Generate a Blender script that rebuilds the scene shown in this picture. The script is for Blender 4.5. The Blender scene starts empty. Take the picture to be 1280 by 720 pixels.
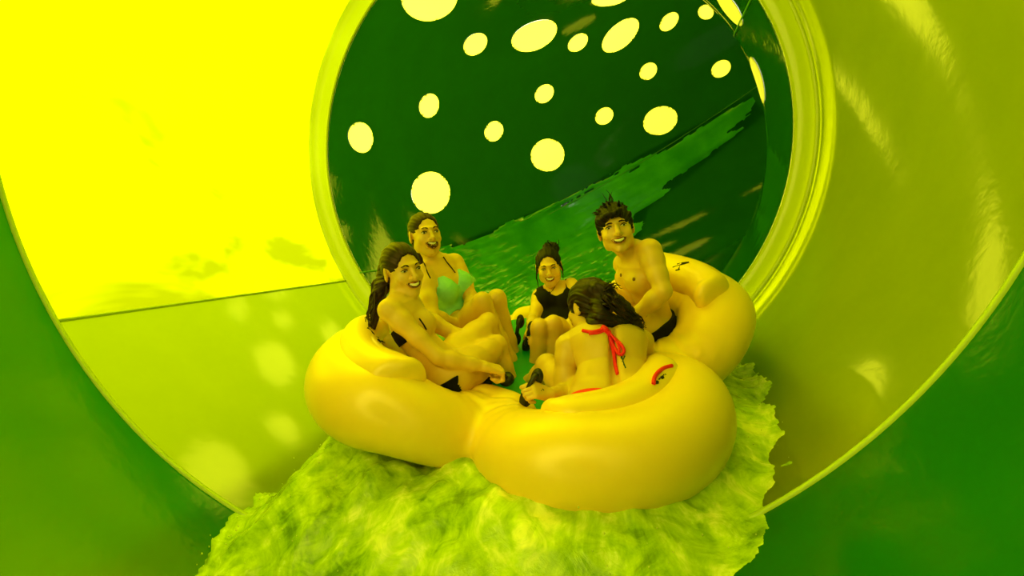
import bpy, math, random
import numpy as np
from mathutils import Vector, noise as mnoise
random.seed(4)
scene = bpy.context.scene
COL = scene.collection
F = 640.0
ZC = 1.30                      # height of the camera above the datum
A3 = np.array
def nz(v):
    v = np.asarray(v, float); return v / np.linalg.norm(v)
def W(px, py, d):
    """a point d metres in front of the camera's plane, seen at px, py"""
    return A3([(px - 640) / F * d, d, ZC - (py - 360) / F * d])

# ------------------------------------------------------------------ materials
def nodes(name):
    m = bpy.data.materials.new(name); m.use_nodes = True
    nt = m.node_tree
    for n in list(nt.nodes): nt.nodes.remove(n)
    out = nt.nodes.new('ShaderNodeOutputMaterial')
    return m, nt, out
def N(nt, kind, **kw):
    n = nt.nodes.new(kind)
    for k, v in kw.items():
        if k in n.inputs: n.inputs[k].default_value = v
        else: setattr(n, k, v)
    return n
def noise_tex(nt, scale, detail=4, rough=.5, stretch=None, dist=0):
    tc = N(nt, 'ShaderNodeTexCoord')
    mp = N(nt, 'ShaderNodeMapping')
    if stretch: mp.inputs['Scale'].default_value = stretch
    nt.links.new(tc.outputs['Object'], mp.inputs['Vector'])
    t = N(nt, 'ShaderNodeTexNoise', Scale=scale, Detail=detail, Roughness=rough, Distortion=dist)
    nt.links.new(mp.outputs['Vector'], t.inputs['Vector'])
    return t
def ramp(nt, src, stops):
    r = N(nt, 'ShaderNodeValToRGB')
    e = r.color_ramp.elements
    while len(e) < len(stops): e.new(.5)
    for k, (p, c) in enumerate(stops):
        e[k].position = p; e[k].color = (*c, 1)
    nt.links.new(src, r.inputs['Fac'])
    return r
def bump(nt, src, strength, dist):
    b = N(nt, 'ShaderNodeBump', Strength=strength, Distance=dist)
    nt.links.new(src, b.inputs['Height']); return b
def principled(name, col, rough=.5, spec=.5, coat=0, sss=0, sss_r=(1, .4, .1), var=None, vscale=6, bmp=None, bscale=40, metal=0, coat_rough=.1, sheen=0):
    m, nt, out = nodes(name)
    p = N(nt, 'ShaderNodeBsdfPrincipled')
    p.inputs['Base Color'].default_value = (*col, 1)
    p.inputs['Roughness'].default_value = rough
    p.inputs['Specular IOR Level'].default_value = spec
    p.inputs['Coat Weight'].default_value = coat
    p.inputs['Coat Roughness'].default_value = coat_rough
    p.inputs['Metallic'].default_value = metal
    if sss:
        p.inputs['Subsurface Weight'].default_value = sss
        p.inputs['Subsurface Radius'].default_value = sss_r
        p.inputs['Subsurface Scale'].default_value = .02
    if var:
        t = noise_tex(nt, vscale, 5)
        r = ramp(nt, t.outputs['Fac'], [(.3, col), (.7, var)])
        nt.links.new(r.outputs['Color'], p.inputs['Base Color'])
    if bmp:
        t2 = noise_tex(nt, bscale, 5)
        b = bump(nt, t2.outputs['Fac'], bmp, .01)
        nt.links.new(b.outputs['Normal'], p.inputs['Normal'])
    nt.links.new(p.outputs['BSDF'], out.inputs['Surface'])
    return m
def fibreglass(name, dcol, tcol, tfac, gloss_rough=.12, gloss=1.0, var=None, vscale=1.2, wet=.0, vstops=(.38, .62), stretch=None, ior=1.5, dvar=None, lean=None):
    """gel-coated glass fibre: part diffuse, part letting daylight through, under a glossy coat"""
    m, nt, out = nodes(name)
    d = N(nt, 'ShaderNodeBsdfDiffuse', Color=(*dcol, 1))
    t = N(nt, 'ShaderNodeBsdfTranslucent', Color=(*tcol, 1))
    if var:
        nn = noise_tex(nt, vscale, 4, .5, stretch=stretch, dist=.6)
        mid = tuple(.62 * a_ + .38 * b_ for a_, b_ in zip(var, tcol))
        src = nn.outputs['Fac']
        if lean:                                            # the mottling gets darker towards the bottom
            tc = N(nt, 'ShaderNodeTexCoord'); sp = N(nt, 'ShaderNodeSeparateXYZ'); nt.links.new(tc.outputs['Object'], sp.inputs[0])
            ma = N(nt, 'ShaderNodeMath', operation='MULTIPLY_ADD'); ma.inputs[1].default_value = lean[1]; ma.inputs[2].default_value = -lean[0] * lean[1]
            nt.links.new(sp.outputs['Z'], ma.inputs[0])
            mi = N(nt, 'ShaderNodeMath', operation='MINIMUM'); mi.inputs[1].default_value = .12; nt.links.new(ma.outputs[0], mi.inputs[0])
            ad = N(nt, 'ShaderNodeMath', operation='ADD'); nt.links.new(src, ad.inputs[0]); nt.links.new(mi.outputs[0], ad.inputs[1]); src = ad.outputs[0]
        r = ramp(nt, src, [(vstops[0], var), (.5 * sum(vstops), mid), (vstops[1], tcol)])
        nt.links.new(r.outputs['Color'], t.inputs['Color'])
    if dvar:
        n3 = noise_tex(nt, 2.2, 6, .6)
        r3 = ramp(nt, n3.outputs['Fac'], [(.35, dvar), (.65, dcol)])
        nt.links.new(r3.outputs['Color'], d.inputs['Color'])
    mx = N(nt, 'ShaderNodeMixShader', Fac=tfac)
    nt.links.new(d.outputs[0], mx.inputs[1]); nt.links.new(t.outputs[0], mx.inputs[2])
    g = N(nt, 'ShaderNodeBsdfGlossy', Roughness=gloss_rough)
    fr = N(nt, 'ShaderNodeFresnel', IOR=ior)
    mul = N(nt, 'ShaderNodeMath', operation='MULTIPLY'); mul.inputs[1].default_value = gloss
    nt.links.new(fr.outputs[0], mul.inputs[0])
    n2 = noise_tex(nt, 5, 4, .6)
    b = bump(nt, n2.outputs['Fac'], .12 + wet, .02)
    nt.links.new(b.outputs['Normal'], g.inputs['Normal'])
    m2 = N(nt, 'ShaderNodeMixShader')
    nt.links.new(mul.outputs[0], m2.inputs[0]); nt.links.new(mx.outputs[0], m2.inputs[1]); nt.links.new(g.outputs[0], m2.inputs[2])
    nt.links.new(m2.outputs[0], out.inputs['Surface'])
    return m
M = {}
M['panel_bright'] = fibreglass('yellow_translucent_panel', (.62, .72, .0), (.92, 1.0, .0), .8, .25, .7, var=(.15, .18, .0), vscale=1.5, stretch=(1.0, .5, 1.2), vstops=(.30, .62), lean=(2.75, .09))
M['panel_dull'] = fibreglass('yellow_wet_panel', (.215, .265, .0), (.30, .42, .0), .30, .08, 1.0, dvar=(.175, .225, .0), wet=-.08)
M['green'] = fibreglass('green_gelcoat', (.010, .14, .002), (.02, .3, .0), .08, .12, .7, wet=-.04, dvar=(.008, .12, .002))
M['panel_fill'] = fibreglass('amber_fill_panel', (.7, .6, .03), (1.0, .86, .10), .85, .25, .7)  # amber tint chosen to warm the frontal light on the riders
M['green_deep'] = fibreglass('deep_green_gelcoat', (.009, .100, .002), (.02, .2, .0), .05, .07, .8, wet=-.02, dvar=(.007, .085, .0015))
M['ring'] = fibreglass('yellow_flange', (.46, .54, .01), (.6, .7, .0), .12, .15, .9)
M['green_seam'] = principled('pale_green_sealant', (.10, .36, .01), .35, .5)
M['seam'] = principled('seam_sealant', (.42, .58, .02), .35, .5)
M['window'] = fibreglass('yellow_window_resin', (.8, .8, .1), (1.0, .95, .035), .9, .1, .5)
M['raft'] = principled('raft_yellow_vinyl', (.95, .63, .035), .32, .5, coat=.25, coat_rough=.2, var=(.96, .67, .045), vscale=3, bmp=.06, bscale=18)
M['floor'] = principled('raft_green_floor', (.0, .30, .07), .4, .5)
M['black'] = principled('black_webbing', (.008, .008, .008), .4, .5)
M['ink'] = principled('black_ink', (.012, .01, .008), .5, .3)
M['skin'] = principled('skin', (.73, .465, .052), .38, .5, sss=.06, var=(.78, .51, .07), vscale=14)
M['skin_tan'] = principled('skin_tanned', (.64, .415, .05), .38, .5, sss=.06, var=(.68, .45, .062), vscale=14)
M['lips'] = principled('lips', (.46, .16, .05), .35, .5)
M['mouth'] = principled('mouth_inside', (.10, .015, .012), .4, .5)
M['teeth'] = principled('teeth', (.95, .90, .62), .25, .5)
M['eye'] = principled('eye_white', (.85, .80, .45), .2, .5)
M['iris'] = principled('iris', (.02, .012, .006), .15, .6)
M['hair'] = principled('wet_brown_hair', (.016, .007, .003), .42, .25, var=(.045, .020, .007), vscale=30)
M['hair_wet'] = principled('dark_wet_hair', (.006, .0035, .002), .40, .25, var=(.026, .012, .004), vscale=24)
M['hair_dark'] = principled('black_hair', (.004, .003, .002), .45, .2, var=(.009, .006, .004), vscale=30)
M['brow'] = principled('eyebrow_hair', (.02, .010, .004), .7, .1)
M['teal'] = principled('teal_swimsuit', (.22, .66, .52), .5, .4, var=(.30, .76, .62), vscale=20, bmp=.3, bscale=60)
M['blackcloth'] = principled('black_swimwear', (.004, .003, .007), .7, .15)
M['red'] = principled('red_bikini', (.85, .008, .03), .5, .4)
M['nipple'] = principled('nipple', (.16, .06, .02), .5, .3)
M['tattoo'] = principled('tattoo_ink', (.01, .07, .03), .6, .3)

# ------------------------------------------------------------------ objects
def obj(name, verts, faces, mat, parent=None, smooth=True):
    me = bpy.data.meshes.new(name)
    if isinstance(verts, np.ndarray) and isinstance(faces, np.ndarray) and len(faces):
        k = faces.shape[1]
        me.vertices.add(len(verts)); me.vertices.foreach_set('co', verts.astype(np.float32).ravel())
        me.loops.add(faces.size); me.loops.foreach_set('vertex_index', faces.astype(np.int32).ravel())
        me.polygons.add(len(faces))
        me.polygons.foreach_set('loop_start', np.arange(0, faces.size, k, dtype=np.int32))
        me.polygons.foreach_set('loop_total', np.full(len(faces), k, np.int32))
        me.update(calc_edges=True); me.validate()
    else:
        me.from_pydata([tuple(v) for v in verts], [], [tuple(f) for f in faces]); me.update()
    if smooth and len(me.polygons):
        me.polygons.foreach_set('use_smooth', np.ones(len(me.polygons), bool))
    if mat: me.materials.append(mat)
    o = bpy.data.objects.new(name, me); COL.objects.link(o)
    if parent: o.parent = parent
    return o
def tag(o, label=None, cat=None, group=None, kind=None):
    if label: o['label'] = label
    if cat: o['category'] = cat
    if group: o['group'] = group
    if kind: o['kind'] = kind
    return o
def tube(pts, r, seg=8, closed=False):
    """verts and faces of a tube through pts (r a number or a list)"""
    pts = [np.asarray(p, float) for p in pts]; n = len(pts)
    rs = r if hasattr(r, '__len__') else [r] * n
    V, Fc = [], []
    prev = None
    for i, p in enumerate(pts):
        a = pts[(i - 1) % n] if (closed or i) else p
        b = pts[(i + 1) % n] if (closed or i < n - 1) else p
        t = nz(b - a)
        if prev is None:
            h = A3([0, 0, 1.]) if abs(t[2]) < .9 else A3([1., 0, 0])
            u = nz(np.cross(t, h))
        else:
            u = nz(prev - t * (prev @ t))
        prev = u; v = np.cross(t, u)
        for k in range(seg):
            a_ = 2 * math.pi * k / seg
            V.append(p + rs[i] * (math.cos(a_) * u + math.sin(a_) * v))
    m = n if closed else n - 1
    for i in range(m):
        for k in range(seg):
            j = (i + 1) % n
            Fc.append((i * seg + k, i * seg + (k + 1) % seg, j * seg + (k + 1) % seg, j * seg + k))
    if not closed:
        for i, rev in ((0, True), (n - 1, False)):
            f = [i * seg + k for k in range(seg)]
            Fc.append(tuple(f[::-1] if rev else f))
    return V, Fc

# ------------------------------------------------------------------ implicit surfaces
class Field:
    def __init__(s, lo, hi, h):
        s.lo = np.asarray(lo, float); s.h = h
        s.n = np.maximum(4, np.ceil((np.asarray(hi) - s.lo) / h).astype(int) + 1)
        s.d = np.full(tuple(s.n), 9.0, np.float32)
    def box(s, lo, hi, pad):
        a = np.clip(np.floor((np.asarray(lo) - pad - s.lo) / s.h).astype(int), 0, s.n - 1)
        b = np.clip(np.ceil((np.asarray(hi) + pad - s.lo) / s.h).astype(int) + 1, a + 1, s.n)
        sl = tuple(slice(a[i], b[i]) for i in range(3))
        X = [(s.lo[i] + s.h * np.arange(a[i], b[i])).astype(np.float32) for i in range(3)]
        return sl, (X[0][:, None, None], X[1][None, :, None], X[2][None, None, :])
    def full(s):
        return s.box(s.lo, s.lo + s.h * (s.n - 1), 0)
    def add(s, fn, lo, hi, k=.02, pad=None):
        pad = max(k * 1.5, .02) if pad is None else pad
        sl, P = s.box(lo, hi, pad)
        e = fn(*P); d = s.d[sl]
        if k <= 0: s.d[sl] = np.minimum(d, e); return
        h = np.clip(.5 + .5 * (d - e) / k, 0, 1)
        s.d[sl] = d + (e - d) * h - k * h * (1 - h)
    def sub(s, fn, lo, hi, k=.01):
        sl, P = s.box(lo, hi, max(k * 1.5, .02))
        e = -fn(*P); d = s.d[sl]
        h = np.clip(.5 - .5 * (d - e) / k, 0, 1)
        s.d[sl] = d + (e - d) * h + k * h * (1 - h)
    # primitive helpers
    def cone(s, a, b, ra, rb, k=.02):
        s.add(f_cone(a, b, ra, rb), np.minimum(a - ra, b - rb), np.maximum(a + ra, b + rb), k)
    def ball(s, c, r, k=.02): s.cone(c, c + A3([0, 0, 1e-4]), r, r, k)
    def ell(s, c, R, fr, k=.02, sub=False):
        m = max(R); (s.sub if sub else s.add)(f_ell(c, R, fr), c - m, c + m, k)
def f_cone(a, b, ra, rb):
    ax = b - a; L2 = float(ax @ ax)
    def fn(X, Y, Z):
        x, y, z = X - a[0], Y - a[1], Z - a[2]
        t = np.clip((x * ax[0] + y * ax[1] + z * ax[2]) / L2, 0, 1)
        return np.sqrt((x - t * ax[0]) ** 2 + (y - t * ax[1]) ** 2 + (z - t * ax[2]) ** 2) - (ra + (rb - ra) * t)
    return fn
def f_ell(c, R, fr):
    """ellipsoid at c, radii R along the rows of fr"""
    def fn(X, Y, Z):
        x, y, z = X - c[0], Y - c[1], Z - c[2]
        q = [(x * a[0] + y * a[1] + z * a[2]) / r for a, r in zip(fr, R)]
        k0 = np.sqrt(q[0] ** 2 + q[1] ** 2 + q[2] ** 2)
        k1 = np.sqrt((q[0] / R[0]) ** 2 + (q[1] / R[1]) ** 2 + (q[2] / R[2]) ** 2) + 1e-6
        return k0 * (k0 - 1) / k1
    return fn
def f_chain(pts, rs):
    fs = [f_cone(np.asarray(a, float), np.asarray(b, float), ra, rb) for a, b, ra, rb in zip(pts[:-1], pts[1:], rs[:-1], rs[1:])]
    def fn(X, Y, Z):
        d = fs[0](X, Y, Z)
        for f in fs[1:]: d = np.minimum(d, f(X, Y, Z))
        return d
    P = np.array(pts); m = max(rs)
    fn.lo, fn.hi = P.min(0) - m, P.max(0) + m
    return fn
def surface_nets(d, lo, h):
    n = d.shape
    ins = d < 0
    c = [ins[i:n[0] - 1 + i, j:n[1] - 1 + j, k:n[2] - 1 + k] for i in (0, 1) for j in (0, 1) for k in (0, 1)]
    anyi = c[0].copy(); alli = c[0].copy()
    for q in c[1:]: anyi |= q; alli &= q
    act = np.argwhere(anyi & ~alli)
    if len(act) == 0: return np.zeros((0, 3)), np.zeros((0, 4), int)
    idx = np.full(tuple(x - 1 for x in n), -1, np.int32)
    idx[act[:, 0], act[:, 1], act[:, 2]] = np.arange(len(act))
    acc = np.zeros((len(act), 3)); cnt = np.zeros(len(act))
    cor = [(i, j, k) for i in (0, 1) for j in (0, 1) for k in (0, 1)]
    val = {q: d[act[:, 0] + q[0], act[:, 1] + q[1], act[:, 2] + q[2]] for q in cor}
    for q in cor:
        for ax in range(3):
            if q[ax]: continue
            r = list(q); r[ax] = 1; r = tuple(r)
            a, b = val[q], val[r]
            m = (a < 0) != (b < 0)
            t = np.where(m, a / np.where(m, a - b, 1), 0)
            pt = np.tile(np.array(q, float), (len(act), 1)); pt[:, ax] = t
            acc[m] += pt[m]; cnt[m] += 1
    V = lo + h * (act + acc / cnt[:, None])
    Fs = []
    for ax in range(3):
        o1, o2 = [(1, 2), (2, 0), (0, 1)][ax]
        s0 = [slice(None)] * 3; s1 = [slice(None)] * 3
        s0[ax] = slice(0, -1); s1[ax] = slice(1, None)
        for o in (o1, o2):
            s0[o] = slice(1, -1); s1[o] = slice(1, -1)
        a, b = ins[tuple(s0)], ins[tuple(s1)]
        e = np.argwhere(a != b)
        if not len(e): continue
        flip = ~a[e[:, 0], e[:, 1], e[:, 2]]
        e[:, o1] += 1; e[:, o2] += 1
        def cell(da, db):
            q = e.copy(); q[:, o1] += da; q[:, o2] += db
            return idx[q[:, 0], q[:, 1], q[:, 2]]
        f = np.stack([cell(-1, -1), cell(0, -1), cell(0, 0), cell(-1, 0)], 1)
        f[flip] = f[flip][:, ::-1]
        Fs.append(f)
    Fq = np.concatenate(Fs); Fq = Fq[(Fq >= 0).all(1)]
    return V, Fq
def mesh_field(name, fd, mat, parent=None):
    v, f = surface_nets(fd.d, fd.lo, fd.h)
    return obj(name, v, f, mat, parent)
def clip(name, fd, region, lo, hi, off, mat, parent, k=.0, extra=None):
    """the body's surface, lifted by off, inside region: cloth, lips, straps"""
    sl, P = fd.box(lo, hi, .03)
    d = np.maximum(fd.d[sl] - off, region(*P))
    if extra is not None: d = np.minimum(d, extra(*P))
    # close the box
    for ax in range(3):
        for e in (0, -1):
            q = [slice(None)] * 3; q[ax] = e; d[tuple(q)] = np.maximum(d[tuple(q)], .002)
    org = A3([fd.lo[i] + fd.h * sl[i].start for i in range(3)])
    v, f = surface_nets(d, org, fd.h)
    if len(f) == 0:
        print('EMPTY CLIP', name); return None
    return obj(name, v, f, mat, parent)
# ------------------------------------------------------------------ the slide tube
TP = A3([-.8218, 0, .7336 + ZC]); TD = nz([.24697, 1, .09332])
TX = nz(np.cross(TD, [0, 0, 1.])); TZ = np.cross(TX, TD)
R0, T1, T2 = 2.0, 1.823, 4.147
CAM = A3([0, 0, ZC])
def tp(s, phi, r):
    return TP + TD * s + r * (math.cos(phi) * TX + math.sin(phi) * TZ)
def hit_tube(px, py, r=R0):
    d = nz(W(px, py, 1.0) - CAM); o = CAM - TP
    dp = d - TD * (d @ TD); op = o - TD * (o @ TD)
    a, b, c = dp @ dp, 2 * dp @ op, op @ op - r * r
    t = (-b + math.sqrt(b * b - 4 * a * c)) / (2 * a)
    q = CAM + d * t - TP; s = q @ TD
    return s, math.atan2(q @ TZ, q @ TX), CAM + d * t
aL = .5 * (hit_tube(440, 343)[1] + hit_tube(82, 414)[1])
if aL < 0: aL += 2 * math.pi
aR = aL - math.pi
print('seam', math.degrees(aL), [math.degrees(hit_tube(*q)[1]) for q in ((440, 343), (82, 414), (985, 12))])
def shell(name, s0, s1, p0, p1, r0, r1, ns, npz, mat, holes=()):
    S = np.linspace(s0, s1, ns + 1); PH = np.linspace(p0, p1, npz + 1)
    V = np.array([tp(s, p, r0 + (r1 - r0) * (i / ns)) for i, s in enumerate(S) for p in PH])
    return cut_grid(name, V, ns, npz, mat, holes, lambda m: TP + TD * ((m - TP) @ TD))
def cut_grid(name, V, ns, npz, mat, holes, inner=None):
    """a grid of quads with round openings (centre, radius) cut out of it"""
    w = npz + 1
    q = np.array([(i * w + j, i * w + j + 1, (i + 1) * w + j + 1, (i + 1) * w + j) for i in range(ns) for j in range(npz)])
    cell = np.linalg.norm(V[1] - V[0])
    for c, Ue, Ve in holes:
        dv = V - c
        near = np.linalg.norm(dv, axis=1) < 1.3 * max(np.linalg.norm(Ue), np.linalg.norm(Ve)) + .1
        B_ = np.linalg.pinv(np.stack([Ue, Ve], 1))
        al = dv @ B_.T; dist = np.hypot(al[:, 0], al[:, 1]) + 1e-9
        size = np.linalg.norm(dv, axis=1) / dist            # metres per unit in this direction
        m = near & (np.abs(dist - 1) * size < .62 * cell)
        V[m] = c + dv[m] / dist[m][:, None]
        gone = near & ((dist - 1) * size < .62 * cell)
        q = q[~gone[q].all(1)]
    f = V[q[0]]; fn = np.cross(f[1] - f[0], f[2] - f[1]); mid = f.mean(0)
    if fn @ (inner(mid) - mid) < 0: q = q[:, ::-1]
    return obj(name, V, q, mat)
def disc_on(name, c, Ue, Ve, project, mat, nr=8, na=48, lift=.004):
    """a round window pane bent to the wall: project(p, lift) pulls a point onto it"""
    Ue = Ue * (1 + .006 / np.linalg.norm(Ue)); Ve = Ve * (1 + .006 / np.linalg.norm(Ve))
    V = [project(c, lift + .004)]; Fc = []
    for i in range(1, nr + 1):
        for k in range(na):
            a = 2 * math.pi * k / na
            V.append(project(c + i / nr * (math.cos(a) * Ue + math.sin(a) * Ve), lift + (.004 if i < nr else 0)))
    for k in range(na): Fc.append((0, 1 + k, 1 + (k + 1) % na))
    for i in range(nr - 1):
        for k in range(na):
            a, b = 1 + i * na + k, 1 + i * na + (k + 1) % na
            Fc.append((a, a + na, b + na, b))
    return obj(name, V, Fc, mat)
def proj_tube(p, lift):
    q = p - TP; s = q @ TD; rr = q - TD * s
    return TP + TD * s + nz(rr) * (R0 - lift)

# the far bend: a torus bending to the right and up
RB, RF, T3, TS = 2.3, 1.87, 4.20, 4.95
bend_ang = aR
BN = math.cos(bend_ang) * TX + math.sin(bend_ang) * TZ
BB = np.cross(TD, BN)
BS = TP + TD * TS; BC = BS + BN * RB
def bend(phi, th, r):
    rad = -BN * math.cos(phi) + TD * math.sin(phi)
    return BC + rad * (RB + r * math.cos(th)) + BB * (r * math.sin(th))
def bend_centre(p):
    q = p - BC; b = q @ BB; q2 = q - BB * b
    return BC + nz(q2) * RB
def axis_pt(p):
    s = (p - TP) @ TD
    return TP + TD * s if s < TS else bend_centre(p)
def bend_sdf(p): return RF - np.linalg.norm(p - axis_pt(p))
def proj_bend(p, lift):
    c = axis_pt(p); return c + nz(p - c) * (RF - lift)
def hit_bend(px, py):
    d = nz(W(px, py, 1.0) - CAM)
    t = ((T3 + .001) - (CAM - TP) @ TD) / (d @ TD)
    for _ in range(400):
        e = bend_sdf(CAM + d * t)
        if e < .0005: break
        t += max(e * .8, .0008)
    return CAM + d * t
far_windows = [(537, -3, 35, 30, 0), (594, 55, 16, 12, 40), (668, 44, 30, 17, 25), (722, 53, 14, 9, 40), (775, 44, 28, 14, 42), (836, 27, 14, 8.5, 45),
               (882, 15, 9.5, 9, 0), (901, 86, 13, 9.5, 35), (810, 89, 12, 9, 45), (680, 117, 13, 10, 45), (536, 132, 15, 12, 75), (451, 172, 19, 15, 105),
               (617, 164, 13, 11, 60), (755, 145, 12, 9.5, 40), (825, 151, 22, 17, 25), (684, 194, 21, 20, 30), (538, 241, 26, 24, 90), (763, -4, 24, 10, 15)]
holes = []
for x, y, a_, b_, an in far_windows:
    ca, sa = math.cos(math.radians(an)), math.sin(math.radians(an))
    c = hit_bend(x, y)
    Ue = .5 * (hit_bend(x + a_ * ca, y - a_ * sa) - hit_bend(x - a_ * ca, y + a_ * sa)); Ve = .5 * (hit_bend(x - b_ * sa, y - b_ * ca) - hit_bend(x + b_ * sa, y + b_ * ca))
    holes.append((c, Ue, Ve))
# two windows on the near side wall, seen almost edge on
for p0, p1, w_ in (((938, 72), (955, 128), .12), ((896, -8), (928, 30), .13)):
    a_, b_ = hit_bend(*p0), hit_bend(*p1)
    holes.append((proj_bend(.5 * (a_ + b_), 0), .5 * (a_ - b_), TD * w_))
NS, NP = 260, 420
TH = np.linspace(0, 2 * math.pi, NP + 1)
V = np.array([TP + TD * (T3 + (TS - T3) * i / 36) + (bend(0, th, RF) - BS) for i in range(36) for th in TH] + [bend(p, th, RF) for p in np.linspace(0, 2.0, NS - 35) for th in TH])
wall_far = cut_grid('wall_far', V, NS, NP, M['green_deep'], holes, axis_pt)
tag(wall_far, 'deep green slide tube bending away behind the raft, pierced by round windows', 'slide tube', kind='structure')
for k, hl_ in enumerate(holes):
    w = disc_on('window_%d' % (k + 1), *hl_, proj_bend, M['window'])
    tag(w, 'round yellow window let into the deep green bend of the slide tube', 'window', 'round windows of the far bend', 'structure')

# beyond, an unseen upward bend added so the far wall mirrors no sky
XR = -BN * math.cos(2.0) + TD * math.sin(2.0); XT = BN * math.sin(2.0) + TD * math.cos(2.0); XS = BC + XR * RB
XN = BB if BB[2] > 0 else -BB; XC = XS + XN * 2.6; XB = np.cross(XT, XN)
V = np.array([XC + (-XN * math.cos(p) + XT * math.sin(p)) * (2.6 + RF * math.cos(th)) + XB * (RF * math.sin(th)) for p in np.linspace(0, 2.2, 61) for th in np.linspace(0, 2 * math.pi, 121)])
def x_axis(m):
    q = m - XC; return XC + nz(q - XB * (q @ XB)) * 2.6
sky_block_beyond = cut_grid('sky_block_beyond', V, 60, 120, M['green_deep'], (), x_axis)
tag(sky_block_beyond, 'unseen deep green tube bend added beyond to keep the sky out of reflections', 'slide tube', kind='structure')

# near tube, yellow section, flanges
near_holes = []
fill_wall_back = shell('fill_wall_back', -2.9, -.5, 0, 2 * math.pi, R0, R0, 40, 160, M['panel_fill'])  # unseen section, translucent all round to throw light on the raft from the front
tag(fill_wall_back, 'unseen amber tube section behind the camera, translucent all round to light the raft from the front', 'slide tube', kind='structure')
QN = nz(-TX * .9 - TZ * .2); QB = np.cross(-TD, QN); QS = TP + TD * -2.9; QC = QS + QN * 3.2
V = np.array([QC + (-QN * math.cos(p) - TD * math.sin(p)) * (3.2 + R0 * math.cos(th)) + QB * (R0 * math.sin(th)) for p in np.linspace(0, 2.2, 61) for th in np.linspace(0, 2 * math.pi, 121)])
def q_axis(m):
    q = m - QC; return QC + nz(q - QB * (q @ QB)) * 3.2
sky_block_rear = cut_grid('sky_block_rear', V, 60, 120, M['green'], (), q_axis)  # bend added out of view to close the tube against sky reflections
tag(sky_block_rear, 'unseen green tube bend added far behind the camera to shut out the sky', 'slide tube', kind='structure')
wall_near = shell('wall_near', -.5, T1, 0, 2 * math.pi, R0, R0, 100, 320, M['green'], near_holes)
tag(wall_near, 'mid green slide tube around the camera, in front of the yellow section', 'slide tube', kind='structure')
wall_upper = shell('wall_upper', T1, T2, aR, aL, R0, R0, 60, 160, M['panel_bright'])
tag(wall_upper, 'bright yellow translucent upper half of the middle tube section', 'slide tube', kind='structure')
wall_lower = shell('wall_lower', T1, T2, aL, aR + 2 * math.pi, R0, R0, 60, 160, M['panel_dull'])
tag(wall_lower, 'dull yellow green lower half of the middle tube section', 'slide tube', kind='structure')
PH = np.linspace(0, 2 * math.pi, 161)
def lathe(name, prof, mat):
    """ring round the tube axis from (s, r) pairs"""
    V = [tp(s, p, r) for s, r in prof for p in PH[:-1]]; m = 160
    Fc = [(i * m + k, (i + 1) * m + k, (i + 1) * m + (k + 1) % m, i * m + (k + 1) % m) for i in range(len(prof) - 1) for k in range(m)]
    return obj(name, V, Fc, mat)
tr = lathe('trim_1', [(T2 - .015, 2.003), (T2 - .012, 1.985), (T2 + .0, 1.975), (T2 + .05, 1.89), (T2 + .055, 1.868), (T2 + .075, 1.862), (T3 + .03, 1.866)], M['ring'])
tag(tr, 'yellow flange ring where the tube narrows into the deep green bend', 'flange', kind='structure')
tr = lathe('trim_2', [(T1 - .012, 2.002), (T1 - .010, 1.992), (T1 - .002, 1.988), (T1 + .008, 1.991), (T1 + .012, 2.002)], M['seam'])
tag(tr, 'thin pale joint ring between the green tube and the yellow section', 'joint', kind='structure')
def ridge(name, pts, mat, lab):
    v, f = tube(pts, .008, 6); o = obj(name, v, f, mat); tag(o, lab, 'seam', kind='structure'); return o
ridge('trim_3', [tp(s, aL, R0 - .001) for s in np.linspace(T1, T2, 12)], M['seam'], 'straight seam along the left side of the yellow section')
ridge('trim_4', [tp(s, aR, R0 - .001) for s in np.linspace(T1, T2, 12)], M['seam'], 'straight seam along the upper right side of the yellow section')
ridge('trim_5', [TP + TD * T3 + (bend(0, 0, RF - .001) - BS)] + [bend(p, 0, RF - .001) for p in np.linspace(0.02, 2.0, 60)], M['green_seam'], 'seam running along the outer wall of the deep green bend')
ridge('trim_6', [TP + TD * T3 + (bend(0, math.pi, RF - .001) - BS)] + [bend(p, math.pi, RF - .001) for p in np.linspace(0.02, 2.0, 40)], M['green_seam'], 'seam running along the inner wall of the deep green bend')
# ------------------------------------------------------------------ the raft
RN = nz([-.0661, -.3212, .9447]); RE2 = nz(A3([0, 1., 0]) - RN * RN[1]); RE1 = np.cross(RE2, RN)
RC = A3([.17, 2.63, -.44 + ZC])
PODS = {  # angle, distance from the middle, lift
    'E': (-73, .535, -.066, 15, .365, .085), 'A': (-153.5, .645, .04, 0, .30, .185), 'D': (15, .605, .055, 8, .32, .175), 'C': (79, .61, -.36, 0, .32, .105), 'B': (143, .61, -.28, 0, .32, .105)}
TR, AR, BOL = .182, .32, .088
def pod_frame(k):
    a, rc, h, yaw = PODS[k][:4]; a = math.radians(a); b = a + math.radians(yaw)
    o = RC + (math.cos(a) * RE1 + math.sin(a) * RE2) * rc + RN * (TR + h)
    return o, math.cos(b) * RE1 + math.sin(b) * RE2, -math.sin(b) * RE1 + math.cos(b) * RE2
def f_arc(c, u, v, rad, half, rfun, zoff=0, zs=1.0, sink=0):
    """a bent tube: an arc of radius rad round c, open towards -u"""
    def fn(X, Y, Z):
        x, y, z = X - c[0], Y - c[1], Z - c[2]
        lu = x * u[0] + y * u[1] + z * u[2]; lv = x * v[0] + y * v[1] + z * v[2]
        ln = x * RN[0] + y * RN[1] + z * RN[2] - zoff
        a = np.clip(np.arctan2(lv, lu), -half, half)
        if sink:
            t = np.clip((np.abs(a) - .75) / 1.3, 0, 1); ln = ln + sink * t * t * (3 - 2 * t)
        du, dv = lu - rad * np.cos(a), lv - rad * np.sin(a)
        return np.sqrt(du * du + dv * dv + (ln * zs) ** 2) - rfun(a, lu, lv, ln)
    return fn
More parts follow.
